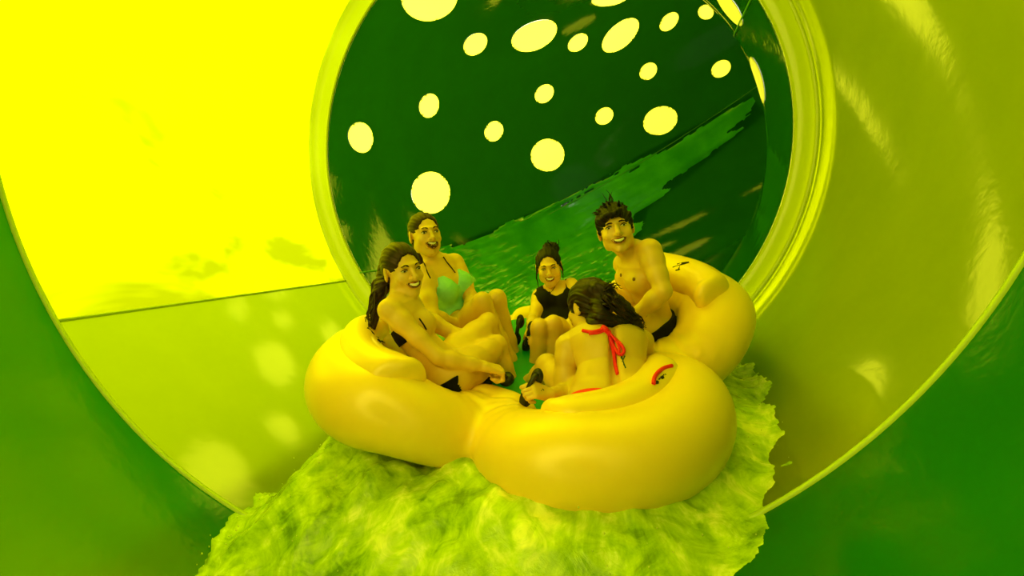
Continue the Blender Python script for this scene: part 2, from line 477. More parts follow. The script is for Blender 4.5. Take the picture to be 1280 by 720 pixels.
fd = Field(RC - A3([1.3, 1.3, .95]), RC + A3([1.35, 1.35, .85]), .010)
HALF = math.radians(128)
def pod_r(a, lu, lv, ln):
    t = np.clip((np.abs(a) - 1.15) / 1.05, 0, 1)
    wr = t * t * .005 * np.sin(a * 23 + 9 * ln + 3 * np.sin(4 * ln * 9)) + t * t * .003 * np.sin(a * 49 - 7 * ln)
    return TR - .040 * t * t + wr
for k in PODS:
    c, u, v = pod_frame(k)
    m = A3([1, 1, 1.]) * (PODS[k][4] + TR + .02)
    fd.add(f_arc(c, u, v, PODS[k][4], HALF, pod_r, sink=PODS[k][5]), c - m, c + m, .045, .05)
    # shallow crease under the backrest
raft = mesh_field('raft', fd, M['raft'])
tag(raft, 'round yellow inflatable raft of five seats carrying the riders', 'raft')
BR, BH = .46, .68
BPOS = {'E': (.222, .098), 'A': (.232, .118), 'D': (.23, .15), 'B': (.25, .13), 'C': (.25, .13)}     # backrest: radius of its bend, half angle, height over the tube's middle
BF = {}
for k in PODS:
    c, u, v = pod_frame(k)
    BOFF, BZ = BPOS[k][0] - BR, BPOS[k][1]
    f2 = Field(c - .55, c + .55, .007)
    def br(a, lu, lv, ln):
        return .097 - .010 * np.clip((np.abs(a) - .45) / .2, 0, 1) ** 2
    fa = f_arc(c + u * BOFF, u, v, BR, BH, br, BZ, .95)
    f2.add(fa, c - .5, c + .5, 0)
    # the two ends are cut off blunt
    sl, P = f2.full(); x, y, z = P[0] - c[0], P[1] - c[1], P[2] - c[2]
    lv = np.abs(x * v[0] + y * v[1] + z * v[2]) - .305
    hh = np.clip(.5 - .5 * (f2.d - lv) / .05, 0, 1)
    f2.d = f2.d + (lv - f2.d) * hh + .05 * hh * (1 - hh)
    o = mesh_field('backrest', f2, M['raft'], raft); BF[k] = (f2, o)
    pts = [c + u * (BOFF + (BR + .035) * math.cos(a)) + v * (BR + .035) * math.sin(a) + RN * (BZ + .0850) for a in np.linspace(-.56, .56, 40)]
    vv, ff = tube(pts, .004, 6); obj('piping', vv, ff, M['raft'], o)
# floor of the raft, sagging between the tubes
ang = np.linspace(0, 2 * math.pi, 73)[:-1]
V = [RC + RN * .06]; Fc = []
for i, rr in enumerate((.15, .3, .45, .58)):
    for a in ang: V.append(RC + RN * (.06 + .02 * (i / 3) ** 2) + rr * (math.cos(a) * RE1 + math.sin(a) * RE2))
for k in range(72): Fc.append((0, 1 + k, 1 + (k + 1) % 72))
for i in range(3):
    for k in range(72):
        a, b = 1 + i * 72 + k, 1 + i * 72 + (k + 1) % 72
        Fc.append((a, a + 72, b + 72, b))
obj('raft_floor', V, Fc, M['floor'], raft)
def raft_top(p):
    """pull a point onto the raft along the raft's normal, from above"""
    t = .5
    for _ in range(200):
        q = p + RN * t; e = 9
        for k in PODS:
            c, u, v = pod_frame(k); x = q - c; lu, lv, ln = x @ u, x @ v, x @ RN
            a = max(-HALF, min(HALF, math.atan2(lv, lu)))
            e = min(e, math.sqrt((lu - AR * math.cos(a)) ** 2 + (lv - AR * math.sin(a)) ** 2 + ln * ln) - TR)
        if e < .001: break
        t -= max(e * .7, .002)
        if t < -.8: break
    return p + RN * t
def handle(p, d, up, w=.075, hgt=.05):
    """a black webbing grab handle: strap loop between two patches"""
    d = nz(d); up = nz(up)
    pts = [p + d * (w * math.cos(a)) + up * (hgt * math.sin(a)) for a in np.linspace(0, math.pi, 14)]
    v, f = tube(pts, .011, 8); o = obj('grab_handle', v, f, M['black'], raft)
    for s in (-1, 1):
        q = p + d * w * s
        n = up; h = d; b = np.cross(n, h)
        V = [q + n * .012] + [q + .036 * (math.cos(t) * h + math.sin(t) * b) - n * .012 for t in np.linspace(0, 2 * math.pi, 25)[:-1]] + [q + .030 * (math.cos(t) * h + math.sin(t) * b) + n * .010 for t in np.linspace(0, 2 * math.pi, 25)[:-1]]
        Fc = [(1 + i, 1 + (i + 1) % 24, 25 + (i + 1) % 24, 25 + i) for i in range(24)] + [(0, 25 + i, 25 + (i + 1) % 24) for i in range(24)]
        obj('handle_patch', V, Fc, M['black'], o)
for (x, y, d, dx, dz) in ((620, 474, 2.34, 1, .1), (664, 484, 2.03, .5, 1), (661, 420, 2.74, .3, 1), (648, 412, 2.78, .2, 1)):
    p = W(x, y, d); handle(p, A3([dx, -.2, dz]), RN * .6 + A3([0, -.5, 0]), .05, .035)
# ------------------------------------------------------------------ people
def orth(v, u): return nz(v - u * (v @ u))
def hit_field(fd, px, py):
    """the point of a field's surface seen at px, py"""
    d = nz(W(px, py, 1.0) - CAM)
    hi = fd.lo + fd.h * (fd.n - 1)
    t = np.arange(1.2, 4.2, .002)
    P = CAM + t[:, None] * d
    ok = ((P >= fd.lo) & (P < hi)).all(1)
    i = np.clip(np.round((P - fd.lo) / fd.h).astype(int), 0, fd.n - 1)
    v = fd.d[i[:, 0], i[:, 1], i[:, 2]]
    w = np.where(ok & (v < 0))[0]
    return P[w[0]] if len(w) else None
class Body:
    def __init__(s, J, sex='f', h=.0036, size=1.0):
        s.J = {k: W(*v) for k, v in J.items()}; s.sex = sex; s.z = size
        P = np.array(list(s.J.values()))
        s.fd = Field(P.min(0) - .19, P.max(0) + .19, h)
        j = s.J
        s.L = np.linalg.norm(j['neck'] - j['pel']); s.U = (j['neck'] - j['pel']) / s.L
        s.lp = orth(j['hipL'] - j['hipR'], s.U); s.lc = orth(j['shL'] - j['shR'], s.U)
    def tcoord(s, X, Y, Z):
        p = s.J['pel']; x, y, z = X - p[0], Y - p[1], Z - p[2]
        t = (x * s.U[0] + y * s.U[1] + z * s.U[2]) / s.L
        k = np.clip(t, 0, 1)
        l = [s.lp[i] * (1 - k) + s.lc[i] * k for i in range(3)]
        n = np.sqrt(l[0] ** 2 + l[1] ** 2 + l[2] ** 2) + 1e-6
        l = [q / n for q in l]
        u = s.U
        f = [l[1] * u[2] - l[2] * u[1], l[2] * u[0] - l[0] * u[2], l[0] * u[1] - l[1] * u[0]]
        return x * l[0] + y * l[1] + z * l[2], x * f[0] + y * f[1] + z * f[2], t
    def tpoint(s, x, y, t):
        l = nz(s.lp * (1 - min(max(t, 0), 1)) + s.lc * min(max(t, 0), 1)); f = np.cross(l, s.U)
        return s.J['pel'] + s.U * (t * s.L) + l * x + f * y
    def torso(s, slouch=.02, fat=1.0):
        z = s.z * fat
        if s.sex == 'f':
            S = [-.30, -.18, -.05, .08, .25, .45, .62, .78, .90, 1.0, 1.08]
            w = [.07, .130, .165, .166, .145, .122, .132, .146, .140, .095, .045]
            d = [.06, .088, .108, .108, .094, .084, .094, .098, .084, .062, .040]
        else:
            S = [-.30, -.18, -.05, .08, .25, .45, .62, .78, .90, 1.0, 1.08]
            w = [.07, .125, .150, .148, .140, .140, .155, .172, .165, .110, .050]
            d = [.06, .085, .100, .098, .092, .092, .104, .112, .096, .068, .045]
        w = np.array(w) * z; d = np.array(d) * z
        def fn(X, Y, Z):
            x, y, t = s.tcoord(X, Y, Z)
            y = y + slouch * 4 * t * (1 - t)
            # round caps: shrink outside the table
            ww = np.interp(t, S, w).astype(np.float32); dd = np.interp(t, S, d).astype(np.float32)
            q = np.sqrt((x / ww) ** 2 + (y / dd) ** 2)
            e = (q - 1) * np.minimum(ww, dd) * .95
            cap = np.maximum((-.27 - t), (t - 1.05)) * s.L
            return np.maximum(e, cap)
        P = np.array([s.tpoint(a, b, t) for a in (-.2, .2) for b in (-.16, .16) for t in (-.3, 1.1)])
        s.fd.add(fn, P.min(0), P.max(0), .02)
        fb = -1
        for sd, hp in ((1, 'hipL'), (-1, 'hipR')):
            h_ = s.J[hp]
            c = s.tpoint(.078 * sd * z, -.055 * z, -.10)
            s.fd.ball(c, .098 * z if s.sex == 'f' else .085 * z, .04)
    def breasts(s, t=.70, r=.062, sep=.068, out=.062):
        for sd in (1, -1):
            c = s.tpoint(sep * sd, out, t); fr = np.array([s.lc, np.cross(s.lc, s.U), s.U])
            s.fd.ell(c, (r, r * .95, r * 1.05), fr, .03)
    def spine(s):
        P = [s.tpoint(0, -.112 - .0 * t, t) for t in (.1, .3, .5, .7, .9)]
        P = [s.tpoint(0, y, t) for t, y in ((.08, -.122), (.25, -.112), (.45, -.103), (.65, -.112), (.85, -.113))]
        c = f_chain(P, [.008] * 5); s.fd.sub(c, c.lo, c.hi, .045)
        for sd in (1, -1):
            c = s.tpoint(.075 * sd, -.070, .77); fr = np.array([nz(s.lc * 1 + s.U * .35 * sd), np.cross(s.lc, s.U), nz(s.U - s.lc * .35 * sd)])
            s.fd.ell(c, (.042, .034, .07), fr, .03)
    def limb(s, pts, rs, k=.018):
        for a, b, ra, rb in zip(pts[:-1], pts[1:], rs[:-1], rs[1:]): s.fd.cone(a, b, ra, rb, k)
    def arm(s, side, fat=1.0):
        j = s.J; S, E_, Wr = j['sh' + side], j['el' + side], j['wr' + side]
        m = (1.0 if s.sex == 'f' else 1.15) * s.z * fat
        nb = j['neck']
        up = s.U
        s.limb([nb + up * .012, S + up * .005], [.042 * m, .046 * m], .04)
        s.limb([S, S + (E_ - S) * .25, S + (E_ - S) * .6, E_], [.052 * m, .049 * m, .042 * m, .036 * m], .02)
        s.limb([E_, E_ + (Wr - E_) * .3, E_ + (Wr - E_) * .75, Wr], [.036 * m, .040 * m, .030 * m, .024 * m], .016)
    def leg(s, side, fat=1.0):
        j = s.J; H, K, A = j['hip' + side], j['kn' + side], j['an' + side]
        m = (1.0 if s.sex == 'f' else 1.02) * s.z * fat
        th = nz(K - H); sh = nz(A - K); bk = orth(-(K - H) + 0 * th, sh) if abs(th @ sh) < .98 else A3([0, 0, 0])
        s.limb([H, H + (K - H) * .3, H + (K - H) * .7, K - th * .02], [.086 * m, .080 * m, .062 * m, .051 * m], .035)
        s.fd.ball(K + (th - sh) * .006, .047 * m, .02)
        s.limb([K + sh * .02, K + (A - K) * .3 + bk * .016, K + (A - K) * .65 + bk * .006, A], [.047 * m, .050 * m, .040 * m, .033 * m], .02)
    def foot(s, side, toe, up=A3([0, 0, 1.])):
        A = s.J['an' + side]; toe = nz(toe); up = orth(up, toe); lat = np.cross(toe, up)
        z = s.z
        s.limb([A, A - up * .045 * z - toe * .03 * z], [.033 * z, .030 * z], .015)
        s.limb([A - up * .02 * z, A - up * .05 * z + toe * .11 * z], [.034 * z, .022 * z], .02)
        s.limb([A - up * .052 * z - toe * .03 * z, A - up * .058 * z + toe * .11 * z + lat * .015], [.028 * z, .019 * z], .02)
        s.limb([A - up * .052 * z, A - up * .058 * z + toe * .11 * z - lat * .018], [.026 * z, .018 * z], .02)
        for i, (l, r) in enumerate(((.04, .0125), (.042, .0095), (.038, .009), (.033, .0085), (.026, .008))):
            b = A - up * .062 * z + toe * .115 * z + lat * (.030 - .0155 * i) * z * (1 if side == 'R' else -1) * -1
            s.limb([b, b + toe * l * z], [r, r * .9], .004)
    def hand(s, side, d, pn, curl=(70, 80, 45), thumb=1.0, spread=0.0):
        w = s.J['wr' + side]; d = nz(d); pn = orth(np.asarray(pn, float), d); z = s.z * (1.0 if s.sex == 'f' else 1.1)
        t = np.cross(pn, d) * (1 if side == 'L' else -1)
        kn = []
        for o in (.030, .010, -.010, -.028):
            k = w + (d * (.082 - abs(o) * .25) + t * o) * z; kn.append(k)
            s.limb([w + t * o * .45 * z, k], [.017 * z, .0125 * z], .010)
        for k, o, Ls in zip(kn, (1, .33, -.33, -1), ((.042, .026, .021), (.046, .030, .022), (.042, .028, .021), (.033, .021, .019))):
            a = 0; p = k; r = .0092 * z
            for i, l in enumerate(Ls):
                a += math.radians(curl[i]); dirv = math.cos(a) * d + math.sin(a) * pn + t * o * spread
                q = p + nz(dirv) * l * z
                s.limb([p, q], [r, r * .92], .003); p = q; r *= .92
        p0 = w + (d * .022 + t * .020 + pn * .006) * z
        p1 = p0 + nz(d * .6 + t * (.65 * thumb) + pn * .45) * .042 * z
        p2 = p1 + nz(d * .75 + t * (.15 * thumb) + pn * .55) * .032 * z
        p3 = p2 + nz(d * .75 - t * .3 + pn * .5) * .026 * z
        s.limb([p0, p1], [.016 * z, .0125 * z], .008); s.limb([p1, p2, p3], [.0115 * z, .0105 * z, .009 * z], .003)
    # ---------------------------------------------------------------- head
    def head(s, f, u, size=1.0, mouth='smile', jaw=1.0):
        c = s.J['head']; f = nz(f); u = orth(np.asarray(u, float), f); l = np.cross(u, f)
        s.hf, s.hu, s.hl, s.hc, s.hz = f, u, l, c, size
        fr = np.array([l, f, u]); s.hfr = fr
        H = s.hp; z = size; F_ = s.fd
        def ell(p, R, k=.015, sub=False, fr_=fr): F_.ell(H(*p), tuple(r * z for r in R), fr_, k, sub)
        # neck
        s.limb([s.J['neck'] - s.U * .02, H(0, -.024, -.055)], [.050 * z if s.sex == 'f' else .058 * z, .043 * z if s.sex == 'f' else .050 * z], .022)
        ell((0, -.014, .030), (.074, .094, .083), .02)
        ell((0, .030, -.022), (.064 * jaw, .060, .082), .025)
        ell((0, .048, -.078), (.040 * jaw, .040, .034), .025)
        ell((0, .074, -.099), (.022 * jaw, .019, .015), .016)
        for sd in (1, -1):
            ell((.038 * sd, .062, -.030), (.024, .022, .020), .02)      # cheeks, raised by the laugh
            ell((.050 * sd, .012, -.062), (.018, .034, .030), .02)      # jaw
            ell((.033 * sd, .098, .006), (.017, .016, .0105), .008, True)  # eye hollows
            # ears
            ax = nz(l * sd * .9 - f * .35); er = np.array([ax, nz(np.cross(u, ax)), u])
            F_.ell(H(.076 * sd, -.010, -.008), (.009 * z, .020 * z, .033 * z), er, .006)
            F_.ell(H(.085 * sd, -.006, -.006), (.006 * z, .011 * z, .020 * z), er, .004, True)
        ell((0, .082, .026), (.044, .014, .009), .014)                   # brow
        s.limb([H(0, .090, .010), H(0, .108, -.024)], [.0085 * z, .0105 * z], .010)
        s.limb([H(0, .108, -.024), H(0, .104, -.031)], [.0115 * z, .010 * z], .006)
        for sd in (1, -1):
            F_.ball(H(.0125 * sd, .096, -.030), .0085 * z, .006)
            F_.ball(H(.033 * sd, .079, .0145), .0085 * z, .006) if False else None
        # mouth: curve of the lips and the opening between them
        if mouth == 'laugh':
            s.mo = [(-.025, .084, -.049), (-.014, .094, -.056), (0, .098, -.062), (.014, .094, -.058), (.025, .084, -.050)]; s.mr = [.006, .0135, .0165, .0135, .006]
        else:
            s.mo = [(-.027, .082, -.050), (-.015, .093, -.057), (0, .097, -.0595), (.015, .093, -.057), (.027, .082, -.050)]; s.mr = [.0040, .0088, .0102, .0088, .0040]
        s.mz = .9 if mouth != 'laugh' else 1.0
        lip = f_chain([H(a, b - .003, c_) for a, b, c_ in s.mo], [r * z + .003 * z for r in s.mr])
        F_.add(lip, lip.lo, lip.hi, .012)
        cav = f_chain([H(a, b + .0095, c_) for a, b, c_ in s.mo], [r * z for r in s.mr])
        F_.sub(cav, cav.lo, cav.hi, .003)
    def hp(s, x, y, zz): return s.hc + (s.hl * x + s.hf * y + s.hu * zz) * s.hz
    def face_parts(s, body, brow_arch=.004, eye_open=1.0):
        H, z, fd = s.hp, s.hz, s.fd
        cav = f_chain([H(a, b + .0095, c_) for a, b, c_ in s.mo], [r * z + .0012 for r in s.mr])
        lip = f_chain([H(*q) for q in s.mo], [r * z + .0045 * z for r in s.mr])
        lo, hi = lip.lo - .01, lip.hi + .01
        clip('lips', fd, lambda X, Y, Z: np.maximum(lip(X, Y, Z), -cav(X, Y, Z)), lo, hi, .0012, M['lips'], body)
        clip('mouth', fd, cav, lo, hi, .0014, M['mouth'], body)
        # upper teeth: a curved band in the opening
        up = [(a * .84, b + .0045, c_ + r * (.50 if s.mr[2] > .015 else .18)) for (a, b, c_), r in zip(s.mo, s.mr)]
        v, f = tube([H(*q) for q in up], [.0025 * z, .0056 * z, .0066 * z, .0056 * z, .0025 * z], 8)
        obj('teeth', v, f, M['teeth'], body)
        for sd in (1, -1):
            # eye: narrowed by the smile, iris and dark lash line
            fr = np.array([nz(s.hl * 1 - s.hf * .25 * sd), nz(s.hf + s.hl * .25 * sd), s.hu])
            V, Fc = [], []
            c = H(.0325 * sd, .0810, .0050)
            for i in range(9):
                a = math.pi * i / 8
                for k in range(16):
                    b = 2 * math.pi * k / 16
                    V.append(c + z * (fr[0] * .0135 * math.cos(a) + fr[1] * .0085 * math.sin(a) * math.cos(b) + fr[2] * .0058 * eye_open * math.sin(a) * math.sin(b)))
            for i in range(8):
                for k in range(16): Fc.append((i * 16 + k, i * 16 + (k + 1) % 16, (i + 1) * 16 + (k + 1) % 16, (i + 1) * 16 + k))
            e = obj('eye', V, Fc, M['eye'], body)
            ci = c + z * fr[1] * .0080; V = [ci + fr[1] * .0014 * z]
            for k in range(16):
                b = 2 * math.pi * k / 16
                V.append(ci + z * (fr[0] * .0052 * math.cos(b) + fr[2] * .0052 * eye_open * math.sin(b)))
            obj('iris', V, [(0, 1 + k, 1 + (k + 1) % 16) for k in range(16)], M['iris'], e)
            pts = [H(sd * x, y, zz) for x, y, zz in ((.0185, .0885, .0065), (.025, .0905, .0112), (.033, .0895, .0128), (.041, .0850, .0110), (.0475, .0780, .0060))]
            v, f = tube(pts, [.0010 * z, .0020 * z, .0024 * z, .0022 * z, .0012 * z], 6); obj('eyelashes', v, f, M['brow'], e)
            br = f_chain([H(sd * x, y, zz) for x, y, zz in ((.014, .092, .0245), (.030, .092, .0265 + brow_arch), (.047, .082, .0215 + brow_arch * .5))], [.0042 * z, .0040 * z, .0022 * z])
            clip('eyebrow', fd, br, br.lo - .01, br.hi + .01, .0022, M['brow'], body)
    def finish(s, name_label, mat):
        o = mesh_field('person', s.fd, M[mat])
        return tag(o, name_label, 'person')
def strand(pts, r0, r1, wob=.0, n=14, seed=0):
    """a lock of hair through pts"""
    rnd = random.Random(seed); P = [np.asarray(p, float) for p in pts]; out = []
    m = len(P) - 1
    for i in range(n):
        t = i / (n - 1) * m; k = min(int(t), m - 1); f = t - k
        p0, p1, p2, p3 = P[max(k - 1, 0)], P[k], P[k + 1], P[min(k + 2, m)]
        q = .5 * ((2 * p1) + (p2 - p0) * f + (2 * p0 - 5 * p1 + 4 * p2 - p3) * f * f + (3 * p1 - p0 - 3 * p2 + p3) * f ** 3)
        out.append(q + A3([rnd.gauss(0, wob) for _ in range(3)]))
    return out, [r0 + (r1 - r0) * (i / (n - 1)) for i in range(n)]
def hair_mesh(body, b, mat, cap=(.080, .101, .091), cut=(.068, .070, .100), cutc=(0, .098, -.030), lo=(-.14, -.20, -.22), extra=(), grooves=.0022, fq=60, low=-.035, strands=(), tilt=0, locks=()):
    """hair as one surface: a cap over the skull cut back from the face, with locks blended in"""
    H, z = b.hp, b.hz
    pts = [H(0, 0, 0)] + [np.asarray(p) for e in extra for p in e[0]] + [H(0, -.12, .02), H(.1, 0, .13), H(-.1, 0, .13)]
    P = np.array(pts); fd = Field(P.min(0) - .12, P.max(0) + .12, .0034)
    fd.ell(H(0, -.014, .030), tuple(r * z for r in cap), b.hfr, 0)
    fd.ell(H(0, -.050, -.010), (.068 * z, .055 * z, .070 * z), b.hfr, .02)
    fd.ell(H(*cutc), tuple(r * z for r in cut), b.hfr, .008, True)
    # keep it off the neck and jaw
    n = -b.hu + b.hf * .55; n = nz(n); q = H(0, -.02, low)
    sl, Pp = fd.full()
    pl = (Pp[0] - q[0]) * n[0] + (Pp[1] - q[1]) * n[1] + (Pp[2] - q[2]) * n[2]
    fd.d = np.maximum(fd.d, pl)
    for sd in (1, -1):
        fd.ell(H(.082 * sd, .004, -.012), (.018 * z, .024 * z, .036 * z), b.hfr, .006, True)   # ears stay clear
    for pts_, rs_ in extra:
        c = f_chain(pts_, rs_); fd.add(c, c.lo, c.hi, .018)
    # combed grooves
    x, y, zz = Pp[0] - b.hc[0], Pp[1] - b.hc[1], Pp[2] - b.hc[2]
    X = x * b.hl[0] + y * b.hl[1] + zz * b.hl[2]; Y = x * b.hf[0] + y * b.hf[1] + zz * b.hf[2]; Z = x * b.hu[0] + y * b.hu[1] + zz * b.hu[2]
    a = np.arctan2(X, Z + .03 + .4 * np.maximum(0, -Y - .02))
    fd.d = fd.d + grooves * (np.sin(a * fq * .35 + 14 * Y) * .6 + np.sin(a * fq * .8 - 23 * Y + 2) * .4)
    o = mesh_field('hair', fd, M[mat], body)
    for pts_, rs_ in locks:
        v, f = tube(pts_, rs_, 6); obj('hair_lock', v, f, M[mat], o)
    return o
def on_surface(fd, pxs, lift=.003):
    out = []
    for x, y in pxs:
        p = hit_field(fd, x, y)
        if p is None: continue
        out.append(p + nz(CAM - p) * lift)
    return out
RIGHT, AWAY, UPV = A3([1., 0, 0]), A3([0, 1., 0]), A3([0, 0, 1.])

RAFT_FD = fd
# ---- the woman at the left, in a black bikini, laughing at the camera
a = Body(dict(pel=(564, 464, 2.29), neck=(503, 371, 2.29), head=(503, 337, 2.27), shR=(487, 388, 2.14), shL=(500, 381, 2.47),
    elR=(547, 446, 2.12), wrR=(606, 458, 2.17), elL=(570, 419, 2.46), wrL=(598, 446, 2.58),
    hipR=(570, 470, 2.22), hipL=(558, 456, 2.36), knR=(621, 432, 2.47), anR=(650, 506, 2.56), knL=(610, 404, 2.57), anL=(640, 480, 2.66)))
a.torso(.045, .93); a.breasts(.62, .050, .060, .022)
T0 = a.fd.d.copy()
a.leg('R'); a.leg('L'); T1 = a.fd.d.copy()
a.arm('R', .9); a.arm('L', .95)
a.foot('R', A3([.4, .6, -.3])); a.foot('L', A3([.4, .6, -.3]))
a.hand('R', W(626, 463, 2.20) - a.J['wrR'], A3([.0, .3, -1.]), (62, 85, 50)); a.hand('L', A3([.5, .5, -.1]), A3([.2, 0, -1.]), (25, 35, 20))
a.head(A3([.62, -.76, -.10]), A3([-.30, 0, 1]), 1.02)
pa = a.finish('person in a black bikini with long wet hair, one fist gripping a strap', 'skin')
a.face_parts(pa, eye_open=.7)
full = a.fd.d
a.fd.d = T0
def reg(X, Y, Z):
    x, y, t = a.tcoord(X, Y, Z); top = np.where(y > 0, .045 + .05 * np.clip(y / .08, 0, 1), .036)
    return np.maximum((np.abs(t - .63) * a.L - top), np.maximum(np.abs(x) - .17, y + .015))
lo, hi = np.minimum(a.J['pel'], a.J['neck']) - .25, np.maximum(a.J['pel'], a.J['neck']) + .25
top = clip('bikini_top', a.fd, reg, lo, hi, .004, M['blackcloth'], pa)
a.fd.d = T1
def reg(X, Y, Z):
    x, y, t = a.tcoord(X, Y, Z); return np.maximum((t - .05 + .5 * np.abs(x)) * a.L, np.sqrt(x * x + y * y) - .21)
leg_cut = [f_chain([a.J['hip' + q] + (a.J['kn' + q] - a.J['hip' + q]) * .08, a.J['kn' + q]], [.119, .10]) for q in 'RL']
clip('bikini_bottom', a.fd, lambda X, Y, Z: np.maximum(reg(X, Y, Z), -np.minimum(leg_cut[0](X, Y, Z), leg_cut[1](X, Y, Z))), lo, hi, .004, M['blackcloth'], pa)
a.fd.d = full
for pts in ([(524, 398), (529, 405), (533, 412)], [(463, 396), (466, 405), (472, 415)]):
    q = on_surface(a.fd, pts)
    if len(q) > 1:
        v, f = tube(q, .0035, 6); obj('strap', v, f, M['blackcloth'], top or pa)
H = a.hp
tail, tr_ = strand([H(.0, -.10, .03), H(-.02, -.125, -.03), W(476, 362, 2.30), W(469, 380, 2.30), W(468, 398, 2.28), W(466, 410, 2.27)], .052, .012, .002, 12, 1)
locks = []
for i in range(16):
    r = random.Random(i)
    x0 = 474 + r.uniform(-9, 9); pts, rs = strand([W(x0, 350, 2.31), W(x0 - 3 + r.uniform(-4, 3), 372, 2.28 + r.uniform(-.04, .04)), W(464 + r.uniform(-6, 6), 392, 2.27 + r.uniform(-.04, .04)), W(463 + r.uniform(-8, 7), 410 + r.uniform(-14, 8), 2.26)], .006, .0012, .002, 10, i)
    locks.append((pts, rs))
hair_mesh(pa, a, 'hair', extra=[(tail, tr_)], locks=locks, cut=(.072, .066, .104), cutc=(0, .104, -.018))

# ---- the woman behind her in a teal swimsuit
b = Body(dict(pel=(575, 418, 2.88), neck=(547, 330, 2.80), head=(531, 293, 2.73), shR=(529, 344, 2.72), shL=(568, 329, 2.88),
    elR=(541, 396, 2.57), wrR=(573, 407, 2.70), elL=(589, 372, 2.82), wrL=(590, 404, 2.66),
    hipR=(568, 426, 2.82), hipL=(586, 416, 2.95), knR=(603, 378, 2.62), anR=(638, 448, 2.68), knL=(621, 374, 2.71), anL=(645, 452, 2.78)))
b.torso(.01); b.breasts(.66, .064, .066, .064)
T0 = b.fd.d.copy()
b.leg('R'); b.leg('L'); T1 = b.fd.d.copy()
b.arm('R'); b.arm('L'); b.foot('R', A3([.7, -.2, -.3])); b.foot('L', A3([.7, -.2, -.3]))
b.hand('R', A3([.6, .5, -.25]), A3([.1, .2, -1.]), (40, 60, 40)); b.hand('L', A3([.2, -.5, -.6]), A3([.3, .6, -.6]), (50, 60, 40))
b.head(A3([.48, -.86, -.02]), A3([-.17, 0, 1]), 1.02, 'laugh')
pb = b.finish('person in a teal swimsuit with slicked back hair, mouth wide open in laughter', 'skin')
b.face_parts(pb, .006, .9)
full = b.fd.d
b.fd.d = T1
def reg(X, Y, Z):
    x, y, t = b.tcoord(X, Y, Z); ax = np.abs(x)
    topf = np.interp(ax, [0, .010, .055, .085, .115, .2], [.67, .70, .86, .86, .76, .68]).astype(np.float32)
    topb = np.interp(ax, [0, .10, .14, .2], [.45, .48, .62, .62]).astype(np.float32)
    tt = np.where(y > .0, topf, topb)
    return np.maximum((t - tt) * b.L, np.sqrt(x * x + y * y) - .21)
leg_cut = [f_chain([b.J['hip' + q] + (b.J['kn' + q] - b.J['hip' + q]) * .30, b.J['kn' + q]], [.10, .10]) for q in 'RL']
lo, hi = np.minimum(b.J['pel'], b.J['neck']) - .25, np.maximum(b.J['pel'], b.J['neck']) + .25
sw = clip('swimsuit', b.fd, lambda X, Y, Z: np.maximum(reg(X, Y, Z), -np.minimum(leg_cut[0](X, Y, Z), leg_cut[1](X, Y, Z))), lo, hi, .005, M['teal'], pb)
b.fd.d = full
for pts in ([(538, 348), (534, 340), (531, 331), (529, 327)], [(569, 341), (563, 333), (558, 327), (554, 321)]):
    q = on_surface(b.fd, pts)
    if len(q) > 1:
        v, f = tube(q, .0035, 6); obj('strap', v, f, M['brow'], sw or pb)
H = b.hp
tail, tr_ = strand([H(0, -.09, .0), H(.0, -.11, -.05), H(-.01, -.10, -.10), H(-.02, -.085, -.16), H(-.02, -.08, -.21)], .045, .014, .001, 10, 2)
hair_mesh(pb, b, 'hair', extra=[(tail, tr_)], cut=(.073, .070, .106), cutc=(0, .104, -.014), cap=(.078, .099, .088))

# ---- the small dark haired woman at the back in a black tank suit
c = Body(dict(pel=(697, 420, 2.99), neck=(693, 362, 3.17), head=(686, 333, 3.10), shR=(675, 371, 3.10), shL=(714, 357, 3.12),
    elR=(667, 398, 2.98), wrR=(663, 408, 2.78), elL=(723, 392, 2.97), wrL=(714, 402, 2.78),
    hipR=(689, 424, 2.92), hipL=(706, 420, 2.94), knR=(674, 409, 2.58), anR=(668, 478, 2.68), knL=(692, 405, 2.60), anL=(690, 480, 2.68)), size=.93)
c.torso(.0); c.breasts(.66, .060, .062, .060)
T0 = c.fd.d.copy()
c.leg('R', .92); c.leg('L', .92); T1 = c.fd.d.copy()
c.arm('R', .9); c.arm('L', .9); c.foot('R', A3([.0, -.8, -.4])); c.foot('L', A3([.1, -.8, -.4]))
c.hand('R', A3([-.3, -.4, -.6]), A3([.5, -.2, -.4]), (60, 80, 45)); c.hand('L', A3([-.3, -.5, -.6]), A3([.2, .6, -.6]), (40, 50, 30))
c.head(A3([-.06, -.95, -.28]), A3([-.16, -.25, 1]), .96)
pc = c.finish('small person in a black tank swimsuit with hair tied up, smiling downwards', 'skin')
c.face_parts(pc, .004, .45)
full = c.fd.d
c.fd.d = T1
def reg(X, Y, Z):
    x, y, t = c.tcoord(X, Y, Z); ax = np.abs(x)
    topf = np.interp(ax, [0, .04, .066, .070, .105, .112, .2], [.66, .69, .84, 1.3, 1.3, .80, .60]).astype(np.float32)
    topb = np.interp(ax, [0, .06, .066, .070, .105, .112, .2], [.55, .6, .8, 1.3, 1.3, .7, .6]).astype(np.float32)
    tt = np.where(y > .0, topf, topb)
    return np.maximum((t - tt) * c.L * .8, np.sqrt(x * x + y * y) - .21)
leg_cut = [f_chain([c.J['hip' + q] + (c.J['kn' + q] - c.J['hip' + q]) * .30, c.J['kn' + q]], [.10, .10]) for q in 'RL']
lo, hi = np.minimum(c.J['pel'], c.J['neck']) - .25, np.maximum(c.J['pel'], c.J['neck']) + .25
